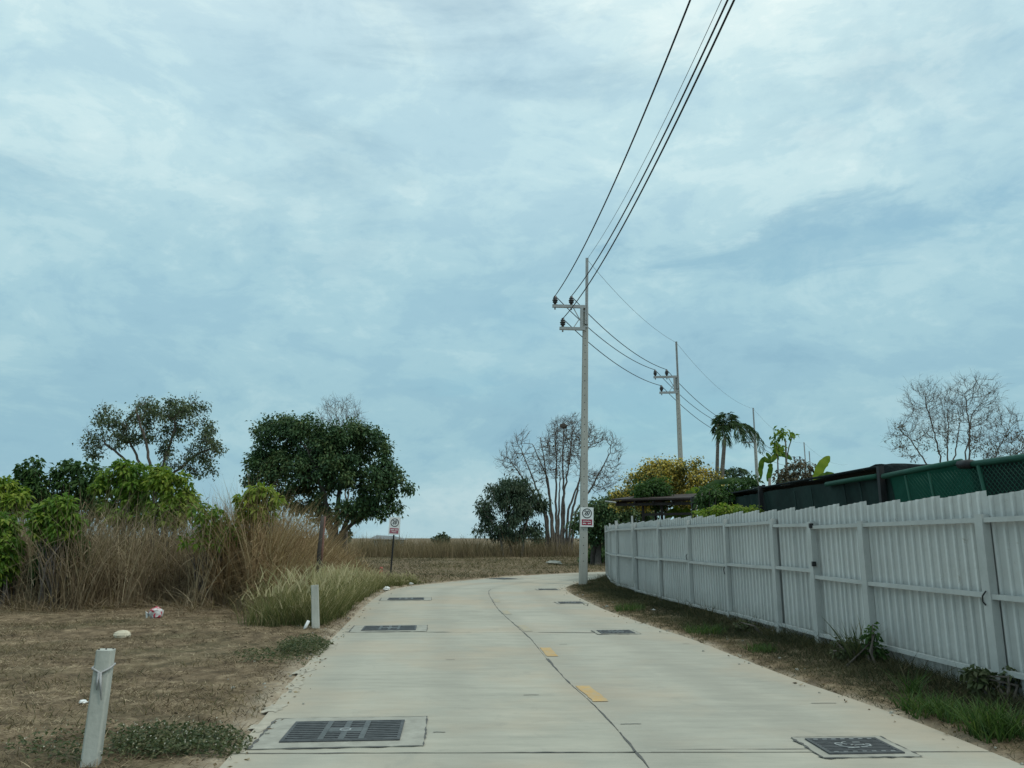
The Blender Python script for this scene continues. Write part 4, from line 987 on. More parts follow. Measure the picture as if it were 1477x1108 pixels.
# ------------------------------------------------------------------ palms, bananas, papaya
def frond(pts, n, L, parent, origin, lg, mat=L_PALM, droop=.32, name="frond"):
    pts = [np.array(p, float) for p in pts]; t = np.linspace(0, len(pts) - 1.001, n)
    P = np.array([catmull(np.array(pts), q) for q in t]); G = np.gradient(P, axis=0); G /= np.linalg.norm(G, axis=1, keepdims=True) + 1e-9
    S = np.cross(G, np.array([0, 0, 1.])); S /= np.linalg.norm(S, axis=1, keepdims=True) + 1e-9
    f = np.linspace(0, 1, n); ln = L * (np.sin(np.pi * (f * .85 + .12)) * .9 + .1)
    parts = []
    for s in (-1, 1):
        D = S * s * .8 + G * .7 + lg.normal(size=(n, 3)) * .15; D[:, 2] -= droop
        parts.append(leaves(P - np.array(origin), ln * lg.uniform(.8, 1.2, n), np.full(n, .042), D, np.clip(lg.normal(.5, .22, n), 0, 1), .35))
    V, Q, T, Rv = merge(parts)
    o = link_mesh(name, np_mesh(name, V, Q, T, Rv), mat, parent)
    m = MB(); m.tube(P[::3], [.022 * (1 - .8 * q) for q in np.linspace(0, 1, len(P[::3]))], 4); m.build("midrib", mat, o, origin); return o
lg = np.random.default_rng(70)
D1 = 34.0
def palm_thing(label, base, trunk_px, rads, fr, d, L, mat=L_PALM, seed=71):
    lg = np.random.default_rng(seed); b = at(base, 790, d); b.z = 0; o = empty("palm_tree", b, label, 'palm', 'slim palms behind the white fence')
    m = MB(); pts = [(b.x, b.y, -.1)] + [tuple(at(px, py, d)) for px, py in trunk_px]; m.tube(pts, rads, 8); m.build("trunk", M_BARKP, o, b)
    for f, dy in fr:
        pts = [np.array(at(px, py, d)) + np.array([0, dy * q, 0]) for q, (px, py) in enumerate(f)]; frond(pts, 36, L, o, b, lg, mat)
    return o
palm_thing('slim palm with one long frond drooping to the right', 1041, [(1041, 690), (1044, 650), (1046, 628)], [.11, .10, .085, .07],
    [([(1046, 622), (1058, 614), (1076, 615), (1088, 632), (1090, 655)], -.2), ([(1046, 620), (1064, 610), (1080, 618), (1086, 640)], .25), ([(1046, 622), (1040, 610), (1034, 606)], .1), ([(1045, 618), (1042, 606), (1036, 600)], .0),
     ([(1046, 618), (1050, 606), (1057, 600)], .1), ([(1046, 620), (1052, 612), (1062, 607)], .1), ([(1046, 620), (1054, 612), (1060, 624), (1058, 640)], -.35), ([(1045, 620), (1040, 616), (1038, 630), (1042, 645)], -.3), ([(1046, 618), (1048, 604), (1046, 598)], -.1)], D1, .62)
palm_thing('slim palm trunk with a worn crown just left of the drooping palm', 1034, [(1034, 690), (1035, 650), (1036, 612)], [.10, .09, .075, .06],
    [([(1036, 612), (1034, 606), (1036, 600)], .05), ([(1036, 612), (1040, 618), (1038, 630)], -.1), ([(1036, 611), (1031, 615), (1034, 625)], .1)], D1 + .6, .3)
o = palm_thing('low dark palm clump at the foot of the two slim palms', 1056, [(1056, 705), (1057, 700)], [.09, .09, .08],
    [([(1056, 700), (1062, 682), (1070, 676), (1078, 682)], .1), ([(1056, 700), (1052, 684), (1048, 678), (1044, 682)], -.1), ([(1056, 700), (1058, 684), (1060, 676)], -.2), ([(1056, 700), (1064, 690), (1074, 690)], -.3), ([(1056, 700), (1048, 690), (1042, 694)], .2), ([(1057, 700), (1055, 686), (1054, 678)], .2)], 36, .6, L_DARK, 73)

def banana_leaf(parent, origin, ctr, hw, mat, fold=.25, name="leaf", seed=0):
    lg = np.random.default_rng(seed); n = 14; C = np.array([np.array(c, float) for c in ctr]); t = np.linspace(0, len(C) - 1.001, n); P = np.array([catmull(C, q) for q in t])
    G = np.gradient(P, axis=0); G /= np.linalg.norm(G, axis=1, keepdims=True) + 1e-9
    view = np.array([P.mean(0)[0], P.mean(0)[1], .6]); view = view / np.linalg.norm(view)
    S = np.cross(G, view); S /= np.linalg.norm(S, axis=1, keepdims=True) + 1e-9; N = np.cross(S, G)
    f = np.linspace(0, 1, n); w = hw * np.clip(np.sin(np.pi * (f * .90 + .06)) * 1.5, .06, 1)
    rows = []
    for q in (-1, -.5, 0, .5, 1):
        rag = 1 - .28 * (lg.random(n) ** 2) * (abs(q) > .9); rows.append(P + S * (w * q * rag)[:, None] + N * (abs(q) * w * fold)[:, None])
    V = np.stack(rows, 1).reshape(-1, 3) - np.array(origin)
    idx = (np.arange(n - 1)[:, None] * 5 + np.arange(4)[None]).ravel(); Q = np.stack([idx, idx + 1, idx + 6, idx + 5], 1)
    Rv = np.repeat(np.clip(.5 + .35 * np.sin(np.arange(n) * 1.7 + seed), 0, 1), 5)
    return link_mesh(name, np_mesh(name, V, Q, None, Rv, True), mat, parent)
def banana(label, d, base, stem_top, lvs, mat, seed):
    b = at(base, 790, d); b.z = 0; o = empty("banana_plant", b, label, 'banana plant', 'banana plants behind the fence')
    t = at(*stem_top, d); m = MB(); m.tube([(b.x, b.y, -.1), ((b.x + t.x) / 2, b.y, t.z / 2), t], [.11, .09, .04], 8); m.build("stem", M_BARKP, o, b)
    for i, (pts, hw, dy, mt) in enumerate(lvs):
        banana_leaf(o, b, [np.array(at(px, py, d)) + np.array([0, dy * q, 0]) for q, (px, py) in enumerate(pts)], hw, mt or mat, .25, "leaf", seed + i)
    return o
banana('banana plant with one bright lime leaf standing up behind the net fence', 20, 1176, (1176, 695), [([(1176, 697), (1181, 683), (1190, 668), (1200, 657)], .125, .05, None), ([(1178, 696), (1190, 686), (1200, 690)], .10, -.1, L_BANANA)], L_BLIME, 80)
banana('banana plant with torn hanging leaves beside the papaya', 23.5, 1108, (1110, 690), [([(1110, 668), (1103, 662), (1099, 672), (1100, 690)], .085, .05, None), ([(1110, 668), (1120, 656), (1130, 656), (1140, 664)], .09, -.05, None), ([(1110, 669), (1113, 676), (1110, 694)], .08, .1, None), ([(1110, 668), (1112, 660), (1108, 652)], .06, .1, None)], L_BANANA, 84)
banana('banana plant under the brown shelter roof', 30, 980, (982, 745), [([(982, 748), (974, 740), (968, 742), (962, 750)], .17, .1, None), ([(982, 748), (988, 738), (992, 742), (994, 752)], .16, -.1, None), ([(982, 746), (978, 736), (972, 733)], .14, .1, L_LIME)], L_BANANA, 88)
banana('banana plant with a pale upright leaf behind the shelter roof', 31.5, 1003, (1003, 722), [([(1003, 722), (1003, 712), (1005, 702)], .22, .05, None), ([(1003, 720), (1020, 702), (1050, 694), (1085, 700)], .13, -.15, L_PALM), ([(1003, 722), (997, 712), (990, 712)], .14, .1, L_BANANA)], L_BLIME, 92)
# papaya
d = 22.5; b = at(1134, 790, d); b.z = 0
pa = empty("papaya_plant", b, 'spindly papaya with small tufts of leaves on thin stems above the net fence', 'papaya')
m = MB(); m.tube([(b.x, b.y, 0), at(1135, 700, d), at(1134, 660, d), at(1133, 636, d)], [.05, .04, .03, .02], 6); m.build("stem", M_BARKP, pa, b)
m = MB(); m.tube([at(1134, 668, d), at(1138, 645, d), at(1143, 630, d), at(1146, 627, d)], [.02, .018, .014, .01], 5); m.build("stem", M_BARKP, pa, b)
m = MB(); m.tube([at(1123, 700, d), at(1122, 670, d), at(1121, 640, d)], [.03, .022, .015], 5); m.build("stem", M_BARKP, pa, b)
m = MB(); m.tube([at(1127, 726, d - .8), at(1137, 716, d - .8), at(1141, 700, d - .6), at(1137, 680, d - .3)], [.025, .025, .02, .015], 5); m.build("stem", M_BARKP, pa, b)
lg = np.random.default_rng(95)
for px, py, rx, ry, n in ((1126, 625, 9, 6, 70), (1121, 648, 8, 9, 90), (1143, 627, 5, 4, 26), (1117, 636, 4, 5, 24)):
    P = np.array([at(px + lg.normal() * rx * .6, py + lg.normal() * ry * .6, d + lg.normal() * .15) for _ in range(n)]); Dv = lg.normal(size=(n, 3)); Dv[:, 2] -= .5
    V, Q, T, Rv = leaves(P - np.array(b), lg.uniform(.10, .2, n), lg.uniform(.06, .10, n), Dv, lg.random(n)); tag(link_mesh("leaf_tuft", np_mesh("leaf_tuft", V, Q, T, Rv), L_SHRUB, pa), kind='stuff')

# ------------------------------------------------------------------ shelter, net fence, shade cloth
M_ROOF = m_plain("brown_roof_sheet", (.045, .032, .028), .7, .35, 4, .2)
M_TIMB = m_plain("dark_timber", (.035, .03, .028), .85, .3, 6, .2)
a = at(872, 724, 30); b = at(944, 729, 27.5); c = at(998, 722, 27.2)
zr = 2.86
sh = empty("lean_to_shelter", (5.3, 29, 0), 'low brown roofed shelter behind the far part of the white fence', 'shelter')
SO = Vector((5.3, 29, 0))
m = MB(); zc_ = lambda x: 2.98 + .02 * (x - 4)
m.add([(3.75, 29.5, 2.98), (7.1, 26.9, 2.94), (9.0, 29.9, 3.3), (5.2, 33.2, 3.3), (3.75, 29.5, 3.04), (7.1, 26.9, 3.0), (9.0, 29.9, 3.36), (5.2, 33.2, 3.36)], [(3, 2, 1, 0), (4, 5, 6, 7), (0, 1, 5, 4), (1, 2, 6, 5), (2, 3, 7, 6), (3, 0, 4, 7)])
m.build("roof", M_ROOF, sh, SO)
for i in range(6):
    f = i / 5; p = Vector((3.95, 29.45, 2.90)).lerp(Vector((7.0, 27.1, 2.87)), f); m = MB(); m.bar(p, p + Vector((1.7, 3.2, .30)), .06, .10); m.build("rafter", M_TIMB, sh, SO)
m = MB(); m.bar((3.95, 29.6, 2.84), (7.0, 27.25, 2.80), .07, .10); m.build("beam", M_TIMB, sh, SO)
for x, y in ((4.9, 29.1), (5.5, 28.6), (6.9, 27.4), (5.9, 32.0), (8.4, 30.0)): m = MB(); m.box((x, y, 1.38), (.09, .09, 2.8)); m.build("post", M_TIMB, sh, SO)
for (x0, y0), (x1, y1) in (((4.9, 29.1), (5.5, 28.6)), ((5.5, 28.6), (6.9, 27.4))):
    m = MB(); m.bar((x0, y0, 2.45), (x1, y1, 2.45), .06, .09); m.build("beam", M_TIMB, sh, SO)
m = MB(); m.tube([at(873, 723, 29.4), at(888, 725, 28.9)], .03, 5); m.build("edge_pipe", M_STEEL, sh, SO)

k = MN("green_shade_net"); cc = k.ramp(k.noise(1.3, 6, .6), [(.3, (.005, .034, .025)), (.55, (.008, .052, .038)), (.75, (.013, .08, .058))]); k.bump(k.noise(3, 5), .5, .08); M_NET = k.done(cc, .75, 0, .2)
k.translucent((.01, .09, .06), .25)
M_NETD = m_plain("dark_net", (.012, .032, .028), .85, .4, 2, .3)
M_GPIPE = m_plain("green_pipe", (.012, .08, .052), .65, .2, 5, .05)
k = MN("black_cloth"); cc = k.ramp(k.noise(9, 7, .7, 0, (1, 1, 1)), [(.3, (.010, .016, .018)), (.7, (.03, .04, .042))]); k.bump(k.noise(6, 6), .8, .05); M_CLOTH = k.done(cc, .9, 0, .1)
NLx = lambda y: 8.13 - .0927 * y
net = empty("net_fence", (NLx(14), 14, 0), 'dark green netted wire fence standing behind the white fence', 'fence'); NO = Vector((NLx(14), 14, 0))
for y in (24.9, 19.6, 14.2):
    m = MB(); m.box((NLx(y) - .03, y, 1.42), (.10, .10, 2.95)); m.build("post", M_BLACK, net, NO)
def net_panel(y0, y1, zt, mat, wav):
    n = 22; mrows = 7; vs = []
    for i in range(n + 1):
        y = y0 + (y1 - y0) * i / n
        for j in range(mrows):
            z = .3 + (zt - .3) * j / (mrows - 1); vs.append((NLx(y) + .05 + wav * math.sin(i * 1.1 + j * .3) + random.uniform(-1, 1) * wav * .4 + (0.16 * (1 - j / 6)), y, z))
    idx = (np.arange(n)[:, None] * mrows + np.arange(mrows - 1)[None]).ravel(); Q = np.stack([idx, idx + 1, idx + mrows + 1, idx + mrows], 1)
    return link_mesh("net_panel", np_mesh("net_panel", np.array(vs) - np.array(NO), Q, smooth=True), mat, net)
net_panel(24.8, 20.8, 2.70, M_NETD, .03); net_panel(21.0, 19.35, 2.72, M_NETD, .03); net_panel(19.6, 14.0, 2.74, M_NETD, .04); net_panel(14.2, 11.65, 2.74, M_NET, .03); net_panel(11.84, 7.5, 2.72, M_NETD, .03)
for y0, y1, z0, z1 in ((16.2, 14.3, 2.70, 2.72), (14.1, 11.95, 2.70, 2.76), (11.75, 7.5, 2.70, 2.68)):
    m = MB(); m.tube([(NLx(y0) - .04, y0, z0), (NLx((y0 + y1) / 2) - .04, (y0 + y1) / 2, (z0 + z1) / 2 + .005), (NLx(y1) - .04, y1, z1)], .05, 10); m.build("top_pipe", M_GPIPE, net, NO)
m = MB(); m.tube([(NLx(11.98) - .05, 11.98, 2.72), (NLx(11.7) - .05, 11.7, 2.70)], .07, 8); m.build("pipe_wrap", M_BLACK, net, NO)
for y in (13.4, 12.75, 11.55, 9.95): 
    m = MB(); m.tube([(NLx(y) - .06, y, 2.66), (NLx(y) - .10, y - .28, 1.6), (NLx(y) - .12, y - .5, .6)], .022 if y > 12 else .032, 6); m.build("strut", M_GPIPE, net, NO)
for y in (17.8, 17.0, 15.6, 15.0): 
    m = MB(); m.tube([(NLx(y) + .0, y, 2.66), (NLx(y) - .02, y - .25, 1.6)], .02, 5); m.build("strut", M_NETD, net, NO)
# chain link in front of the near bays
m = MB(); sp = .085
for s in (-1, 1):
    y = 7.6
    while y < 13.4:
        z0, z1 = 1.35, 2.64; L = (z1 - z0); ye = y + s * L
        if 7.5 < ye < 13.4:
            m.bar((NLx(y) - .055, y, z0), (NLx(ye) - .055, ye, z1), .006, .006)
        y += sp
tag(m.build("chain_link", M_GPIPE, net, NO), kind='stuff')
cl = empty("shade_cloth", (8.4, 15, 0), 'black shade cloth sagging over the top of the green net fence', 'shade cloth'); CO = Vector((8.4, 15, 0))
def cloth(pts_a, pts_b, n, m_, sag, th, name):
    vs = []
    for i in range(n + 1):
        f = i / n; a = catmull(np.array(pts_a, float), f * (len(pts_a) - 1)); b = catmull(np.array(pts_b, float), f * (len(pts_b) - 1))
        for j in range(m_ + 1):
            g = j / m_; p = a + (b - a) * g; z = p[2] - sag * math.sin(g * math.pi) + .02 * math.sin(i * 1.3 + j * .9) + random.uniform(-.008, .008); vs.append((p[0], p[1], z))
    idx = (np.arange(n)[:, None] * (m_ + 1) + np.arange(m_)[None]).ravel(); Q = np.stack([idx, idx + 1, idx + m_ + 2, idx + m_ + 1], 1)
    o = link_mesh(name, np_mesh(name, np.array(vs) - np.array(CO), Q, smooth=True), M_CLOTH, cl); md = o.modifiers.new("thickness", 'SOLIDIFY'); md.thickness = th
cloth([(NLx(24.8), 24.8, 2.80), (NLx(20), 20, 2.82), (NLx(17), 17, 2.84), (NLx(14.2), 14.2, 2.92)], [(NLx(24) + 3, 25.4, 2.9), (NLx(20) + 3.2, 20.5, 2.95), (NLx(17) + 3.2, 17.3, 2.98), (NLx(14) + 3.2, 14.6, 3.0)], 26, 8, .10, .015, "cloth")
cloth([(NLx(14.15), 14.15, 2.92), (NLx(14.15) + 2.0, 14.3, 3.0), (NLx(14.15) + 4.2, 14.5, 3.04)], [(NLx(14.15), 14.15, 2.74), (NLx(14.15) + 2.0, 14.3, 2.84), (NLx(14.15) + 4.2, 14.5, 2.93)], 14, 4, 0, .012, "hem")
for y in (14.2, 19.6, 24.6): m = MB(); m.box((NLx(y) + .06, y, 2.86), (.07, .07, .12)); m.build("clip", M_BLACK, cl, CO)
m = MB(); m.tube([(NLx(24.8), 24.8, 2.79), (NLx(14.2), 14.2, 2.90)], .025, 6); m.build("edge_rope", M_CLOTH, cl, CO)
for y in (14.7, 24.9): m = MB(); m.box((NLx(y) + 3.1, y, 1.45), (.08, .08, 2.95)); m.build("back_post", M_BLACK, cl, CO)

# ------------------------------------------------------------------ grass and reeds (nobody could count them)
def scatter(n, x0, x1, y0, y1, keep):
    P = np.stack([rng.uniform(x0, x1, n), rng.uniform(y0, y1, n)], 1); sd = road_sd(P); m = keep(P, sd) > rng.random(n); P = P[m]; return P, sd[m], np.column_stack([P, ground_z(P, sd[m]) - .01])
def stuff(name, parts, mat, label=None):
    V, Q, T, Rv = merge(parts); return tag(link_mesh(name, np_mesh(name, V, Q, T, Rv), mat), kind='stuff')
fence_x = lambda y: np.interp(y, [p_[1] for p_ in FP], [p_[0] for p_ in FP])
# mown straw on the left lot
P, sd, Z = scatter(260000, -16, -1.5, 4.5, 20, lambda P, sd: (sd > .02) * np.clip(.25 + 1.5 * (fbm(P[:, 0] * 1.3, P[:, 1] * 2.2) - .32), .05, 1) * np.clip((sd + .1) / .4, .1, 1) * (P[:, 0] > -P[:, 1] * .75 - 1) * (P[:, 0] < 0))
n = len(P); pr = np.clip(fbm(P[:, 0] * .9 + 3, P[:, 1] * 2.0) * 1.9 - .38 + rng.normal(0, .26, n), 0, 1)
stuff("mown_straw", [blades(Z, rng.uniform(.012, .05, n), rng.uniform(.005, .013, n), rng.uniform(.6, 4.5, n), rng.uniform(.2, 1.6, n), pr, 2)], G_STRAW)
P, sd, Z = scatter(30000, -14, -1.8, 4.5, 17, lambda P, sd: (sd > .05) * (fbm(P[:, 0] * .7 + 9, P[:, 1] * .9) > .57) * (P[:, 0] > -P[:, 1] * .75 - 1) * (P[:, 0] < 0)); n = len(P)
stuff("sparse_green_grass", [blades(Z, rng.uniform(.03, .13, n), rng.uniform(.005, .012, n), rng.uniform(.05, 1.2, n), rng.uniform(.1, 1.0, n), np.clip(.3 + rng.random(n), 0, 1), 3)], G_VERGE)
P, sd, Z = scatter(70000, -14, -1.8, 4.5, 19, lambda P, sd: (sd > .05) * np.clip((fbm(P[:, 0] * 1.6 + 21, P[:, 1] * 2.4) - .47) * 6, 0, 1) * (P[:, 0] > -P[:, 1] * .75 - 1) * (P[:, 0] < 0)); n = len(P)
stuff("dead_stubble", [blades(Z, rng.uniform(.025, .10, n), rng.uniform(.005, .012, n), rng.uniform(.2, 1.8, n), rng.uniform(.1, 1.2, n), np.clip(rng.normal(.32, .26, n), 0, 1), 3)], G_STRAW)
# verge under the white fence
def vk(P, sd):
    x = fence_x(P[:, 1]); return (P[:, 0] > 1) * (sd > .0) * (P[:, 0] < x + .25) * np.clip(.35 + sd * 1.6, 0, 1) * np.clip(.45 + 1.6 * (fbm(P[:, 0] * 1.6, P[:, 1] * 1.6) - .35), .1, 1)
P, sd, Z = scatter(260000, 1.5, 5.4, 4.8, 34, vk); n = len(P); g = fbm(P[:, 0] * .9 + 4, P[:, 1] * .9); nearf = np.clip((sd - .35) / .8, 0, 1)
stuff("verge_grass", [blades(Z, rng.uniform(.03, .09, n) * (.7 + 1.2 * nearf), rng.uniform(.005, .011, n), rng.uniform(.1, 1.4, n), rng.uniform(.1, 1.0, n), np.clip(.95 - g * 1.1 - .15 * nearf + rng.normal(0, .22, n), 0, 1), 3)], G_VERGE)
# taller rank grass near the pole base and fence foot
P, sd, Z = scatter(40000, 1.5, 5.3, 5, 34, lambda P, sd: (P[:, 0] > 1) * (sd > .25) * (np.abs(P[:, 0] - fence_x(P[:, 1]) + .18) < .26) * np.clip((fbm(P[:, 0] * .8, P[:, 1] * .8) - .42) * 5 + (P[:, 1] > 23) * .8, 0, 1)); n = len(P)
stuff("rank_grass", [blades(Z, rng.uniform(.08, .34, n), rng.uniform(.006, .012, n), rng.uniform(.05, .6, n), rng.uniform(.1, .9, n), rng.random(n) * .8, 3)], G_VERGE)
# rough field beyond the bend
P, sd, Z = scatter(120000, -45, 22, 27, 66, lambda P, sd: (sd > .15) * np.clip(.25 + 1.6 * (fbm(P[:, 0] * .25, P[:, 1] * .5) - .3), .08, 1) * ~((P[:, 0] < -4) & (P[:, 1] < 29)) * (P[:, 1] > 26 + .25 * np.abs(P[:, 0])) * ((P[:, 0] < 5) | (P[:, 1] > 44))); n = len(P)
stuff("field_grass", [blades(Z, rng.uniform(.05, .24, n), rng.uniform(.015, .035, n), rng.uniform(.2, 1.2, n), rng.uniform(.2, 1.0, n), np.clip(fbm(P[:, 0] * .3 + 2, P[:, 1] * .6) * 1.6 - .4 + rng.normal(0, .22, n), 0, 1), 2)], G_OLIVE)
# band of dry tall grass across the field
def bandk(P, sd): return ((P[:, 1] > 62 + 2.2 * np.sin(P[:, 0] * .35) + 5 * fbm(P[:, 0] * .4, P[:, 1] * 0)) & (P[:, 1] < 78)).astype(float) * np.clip(.35 + fbm(P[:, 0] * .5, P[:, 1] * .5), 0, 1)
P, sd, Z = scatter(46000, -60, 16, 60, 80, bandk); n = len(P)
hh = (.6 + 2.1 * fbm(P[:, 0] * .55 + 8, P[:, 1] * .35) ** 1.2) * rng.uniform(.6, 1.15, n)
stuff("tall_field_grass", [blades(Z, hh, rng.uniform(.02, .05, n), rng.uniform(.0, .25, n), rng.uniform(.05, .45, n), np.clip(.1 + fbm(P[:, 0] * .3, P[:, 1] * .3) * .6 + rng.normal(0, .22, n), 0, 1), 3, tip=.2)], G_BAND)
# tall dry reeds on the left
def reed_h(x, y):
    edge_x = -4.55 - .055 * (y - 17)
    h = 2.62 + .12 * np.exp(-((x + 6.3) / 1.2) ** 2) + 1.5 * (fbm(x * .8, y * .8 + 4) - .5)
    return h * np.clip((edge_x - x) / 2.1 + .36, .0, 1) * np.where(y > 24, .82, 1.0)
front = lambda x: 18.6 + .35 * np.sin(x * 1.3) + 2.6 * (fbm(x * 1.1 + 30, x * 0 + 2.2) - .5) + .9 * np.clip((x + 7) / 3, -.2, 0) - 1.2 * np.clip((x + 6.5) / 1.5, 0, 1)
def rk(P, sd): return ((P[:, 1] > front(P[:, 0])) & (sd > .9)) * np.clip(1.7 - (P[:, 1] - front(P[:, 0])) * .16, .14, 1) * (reed_h(P[:, 0], P[:, 1]) > .5) * np.clip((fbm(P[:, 0] * 1.5, P[:, 1] * 1.5) - .36) * 4.5, .05, 1)
for nm, mt, cnd, N in (("dry_reeds", G_REED, lambda P: P[:, 0] + .25 * np.sin(P[:, 1]) < -7.0, 42000), ("russet_reeds", G_RUST, lambda P: P[:, 0] + .25 * np.sin(P[:, 1]) >= -7.0, 42000)):
    P, sd, Z = scatter(N, -17 if nm == "dry_reeds" else -7.6, -3.8 if nm != "dry_reeds" else -6.6, 16.5, 31, lambda P, sd: rk(P, sd) * cnd(P)); n = len(P)
    # stems gather into clumps that lean together
    ca = fbm(P[:, 0] * 1.5, P[:, 1] * 1.5 + 7) * 4 * np.pi; H = reed_h(P[:, 0], P[:, 1]) * rng.uniform(.35, 1.1, n)
    rn = np.clip(.05 + .8 * fbm(P[:, 0] * 2, P[:, 1] * 2) + rng.normal(0, .26, n), 0, 1)
    parts = [blades(Z, H, rng.uniform(.010, .026, n), np.abs(rng.normal(.10, .16, n)), rng.uniform(.02, .5, n), rn, 5, az=ca + rng.normal(0, .9, n), tip=.15)]
    # long leaf blades breaking away from the stems
    k2 = rng.integers(0, n, int(n * 1.3)); Z2 = Z[k2].copy(); f = rng.uniform(.15, .8, len(k2)); Z2[:, 2] += H[k2] * f * .95
    Z2[:, :2] += rng.normal(0, .06, (len(k2), 2))
    parts.append(blades(Z2, rng.uniform(.3, .75, len(k2)), rng.uniform(.012, .028, len(k2)), rng.uniform(.15, .7, len(k2)), rng.uniform(.4, 1.3, len(k2)), np.clip(rn[k2] + rng.normal(0, .12, len(k2)), 0, 1), 4, droop=1.1))
    stuff(nm, parts, mt)
# ragged skirt of short and broken reeds at the foot
P, sd, Z = scatter(16000, -16, -4.6, 16, 20.5, lambda P, sd: (np.abs(P[:, 1] - front(P[:, 0]) + .1) < .65) * np.clip((fbm(P[:, 0] * 2.2 + 5, P[:, 1] * 2.2) - .42) * 4, 0, 1)); n = len(P)
stuff("broken_reeds", [blades(Z, rng.uniform(.1, .9, n) * rng.random(n) + .06, rng.uniform(.010, .022, n), np.abs(rng.normal(.3, .5, n)), rng.uniform(.1, 1.2, n), np.clip(rng.normal(.45, .28, n), 0, 1), 4)], G_REED)
# reeds fallen forward on the straw
n = 620; P = np.stack([rng.uniform(-13, -5.2, n), rng.uniform(0, 1.6, n)], 1); P[:, 1] = front(P[:, 0]) - .9 + P[:, 1]; Z = np.column_stack([P, np.full(n, .03)])
stuff("fallen_reeds", [blades(Z, rng.uniform(.12, .3, n), rng.uniform(.010, .02, n), rng.uniform(2, 6, n), rng.uniform(.0, 2.0, n), rng.uniform(.3, 1, n), 4, az=np.where(rng.random(n) < .6, rng.normal(np.pi, .5, n), rng.normal(-1.3, .6, n)), droop=.4)], G_REED)
# pale seeding grass along the left edge of the road
tx = []; 
for i in range(250):
    y = 14.6 + 13.5 * rng.random() ** 1.35; xe = np.interp(y, EL[:, 1][:150], EL[:, 0][:150]); x = xe - .28 - abs(rng.normal(0, .62 if y < 21 else .42)) - (y < 16) * .15; tx.append((x, y))
tx = np.array(tx); parts = []
for (x, y) in tx:
    nb = 46; a = rng.normal(0, .08, (nb, 2)); Pp = np.column_stack([x + a[:, 0], y + a[:, 1], np.full(nb, .0)]); hh = rng.uniform(.35, 1.15) * np.interp(y, [18, 23, 28], [1, .7, .4])
    parts.append(blades(Pp, hh * rng.uniform(.55, 1.1, nb), rng.uniform(.008, .014, nb), rng.uniform(.1, .45, nb), rng.uniform(.1, .7, nb), np.clip(rng.normal(.28, .24, nb), 0, .8), 4, tip=.42))
    ns = 7; a = rng.normal(0, .22, (ns, 2)) * hh; Ps = np.column_stack([x + a[:, 0], y + a[:, 1], np.full(ns, hh * .72)])   # seed heads
    parts.append(blades(Ps, hh * rng.uniform(.25, .42, ns), rng.uniform(.018, .03, ns), rng.uniform(.0, .5, ns), rng.uniform(.1, .8, ns), np.full(ns, .95), 3))
stuff("seeding_grass", parts, G_FOUNT)
# low green weeds with white flowers
def weeds(name, cx_, cy_, rx, ry, n, h, fl):
    a = rng.random(n) * 2 * np.pi; r_ = np.sqrt(rng.random(n)); P = np.stack([cx_ + rx * r_ * np.cos(a), cy_ + ry * r_ * np.sin(a)], 1); sd = road_sd(P); P = P[sd > -.1]; n = len(P)
    D = rng.normal(size=(n, 3)); D[:, 2] = np.abs(D[:, 2]) * .6; Z = np.column_stack([P, ground_z(P) + rng.uniform(.0, h, n)])
    stuff(name, [leaves(Z, rng.uniform(.03, .07, n), rng.uniform(.012, .025, n), D, rng.random(n))], G_WEED)
    if fl:
        k2 = rng.integers(0, n, fl); Zf = Z[k2].copy(); Zf[:, 2] += h * .5; Df = rng.normal(size=(fl, 3))
        stuff("weed_flowers", [leaves(Zf, np.full(fl, .013), np.full(fl, .014), Df, rng.random(fl))], L_WHITE)
x, y = gp(272, 1078); weeds("flowering_weeds", x, y, .56, .36, 2300, .10, 150); x, y = gp(165, 1080); weeds("flowering_weeds", x, y, .8, .5, 900, .08, 130)
x, y = gp(445, 938); weeds("low_weeds", x, y, .40, .75, 2600, .14, 0); x, y = gp(400, 950); weeds("low_weeds", x, y, .55, .6, 700, .08, 0)

# fallen leaves and straw scraps on the verges
for nm, args in (("leaf_litter", (9000, 1.5, 5.3, 4.8, 33, lambda P, sd: (P[:, 0] > 1) * (sd > -.25) * (P[:, 0] < fence_x(P[:, 1])) * np.clip(.35 + sd, .1, 1) * (fbm(P[:, 0] * 1.3 + 11, P[:, 1] * 1.3) > .44))),
                 ("leaf_litter", (9000, -13, -1.6, 4.6, 18.5, lambda P, sd: (P[:, 0] < 0) * (sd > -.18) * (fbm(P[:, 0] * 1.1 + 15, P[:, 1] * 1.7) > .47)))):
    P, sd, Z = scatter(*args); n = len(P); D = rng.normal(size=(n, 3)); D[:, 2] = np.abs(D[:, 2]) * .18; Z[:, 2] = np.maximum(Z[:, 2] + .012, np.where(sd < .1, .006, -9))
    stuff(nm, [leaves(Z, rng.uniform(.02, .075, n), rng.uniform(.008, .028, n), D, np.clip(rng.normal(.5, .3, n), 0, 1), .0)], G_STRAW)
P, sd, Z = scatter(5000, -13, 5.2, 4.6, 30, lambda P, sd: (sd > -.3) * (sd < .9) * np.clip(1 - sd, .1, 1) * .5 * (P[:, 0] < fence_x(P[:, 1]) - .1)); pe = MB()
for q in range(len(Z)):
    r_ = random.uniform(.006, .022) * (1 + .8 * (random.random() < .06)); pe.box((Z[q][0], Z[q][1], max(Z[q][2] + .01, .004) + r_ * .3), (r_ * 2, r_ * 1.5, r_), Matrix.Rotation(random.random() * 6, 3, 'Z') @ Matrix.Rotation(random.uniform(-.4, .4), 3, 'X'), .7)
tag(pe.build("gravel", M_CONC2), kind='stuff')

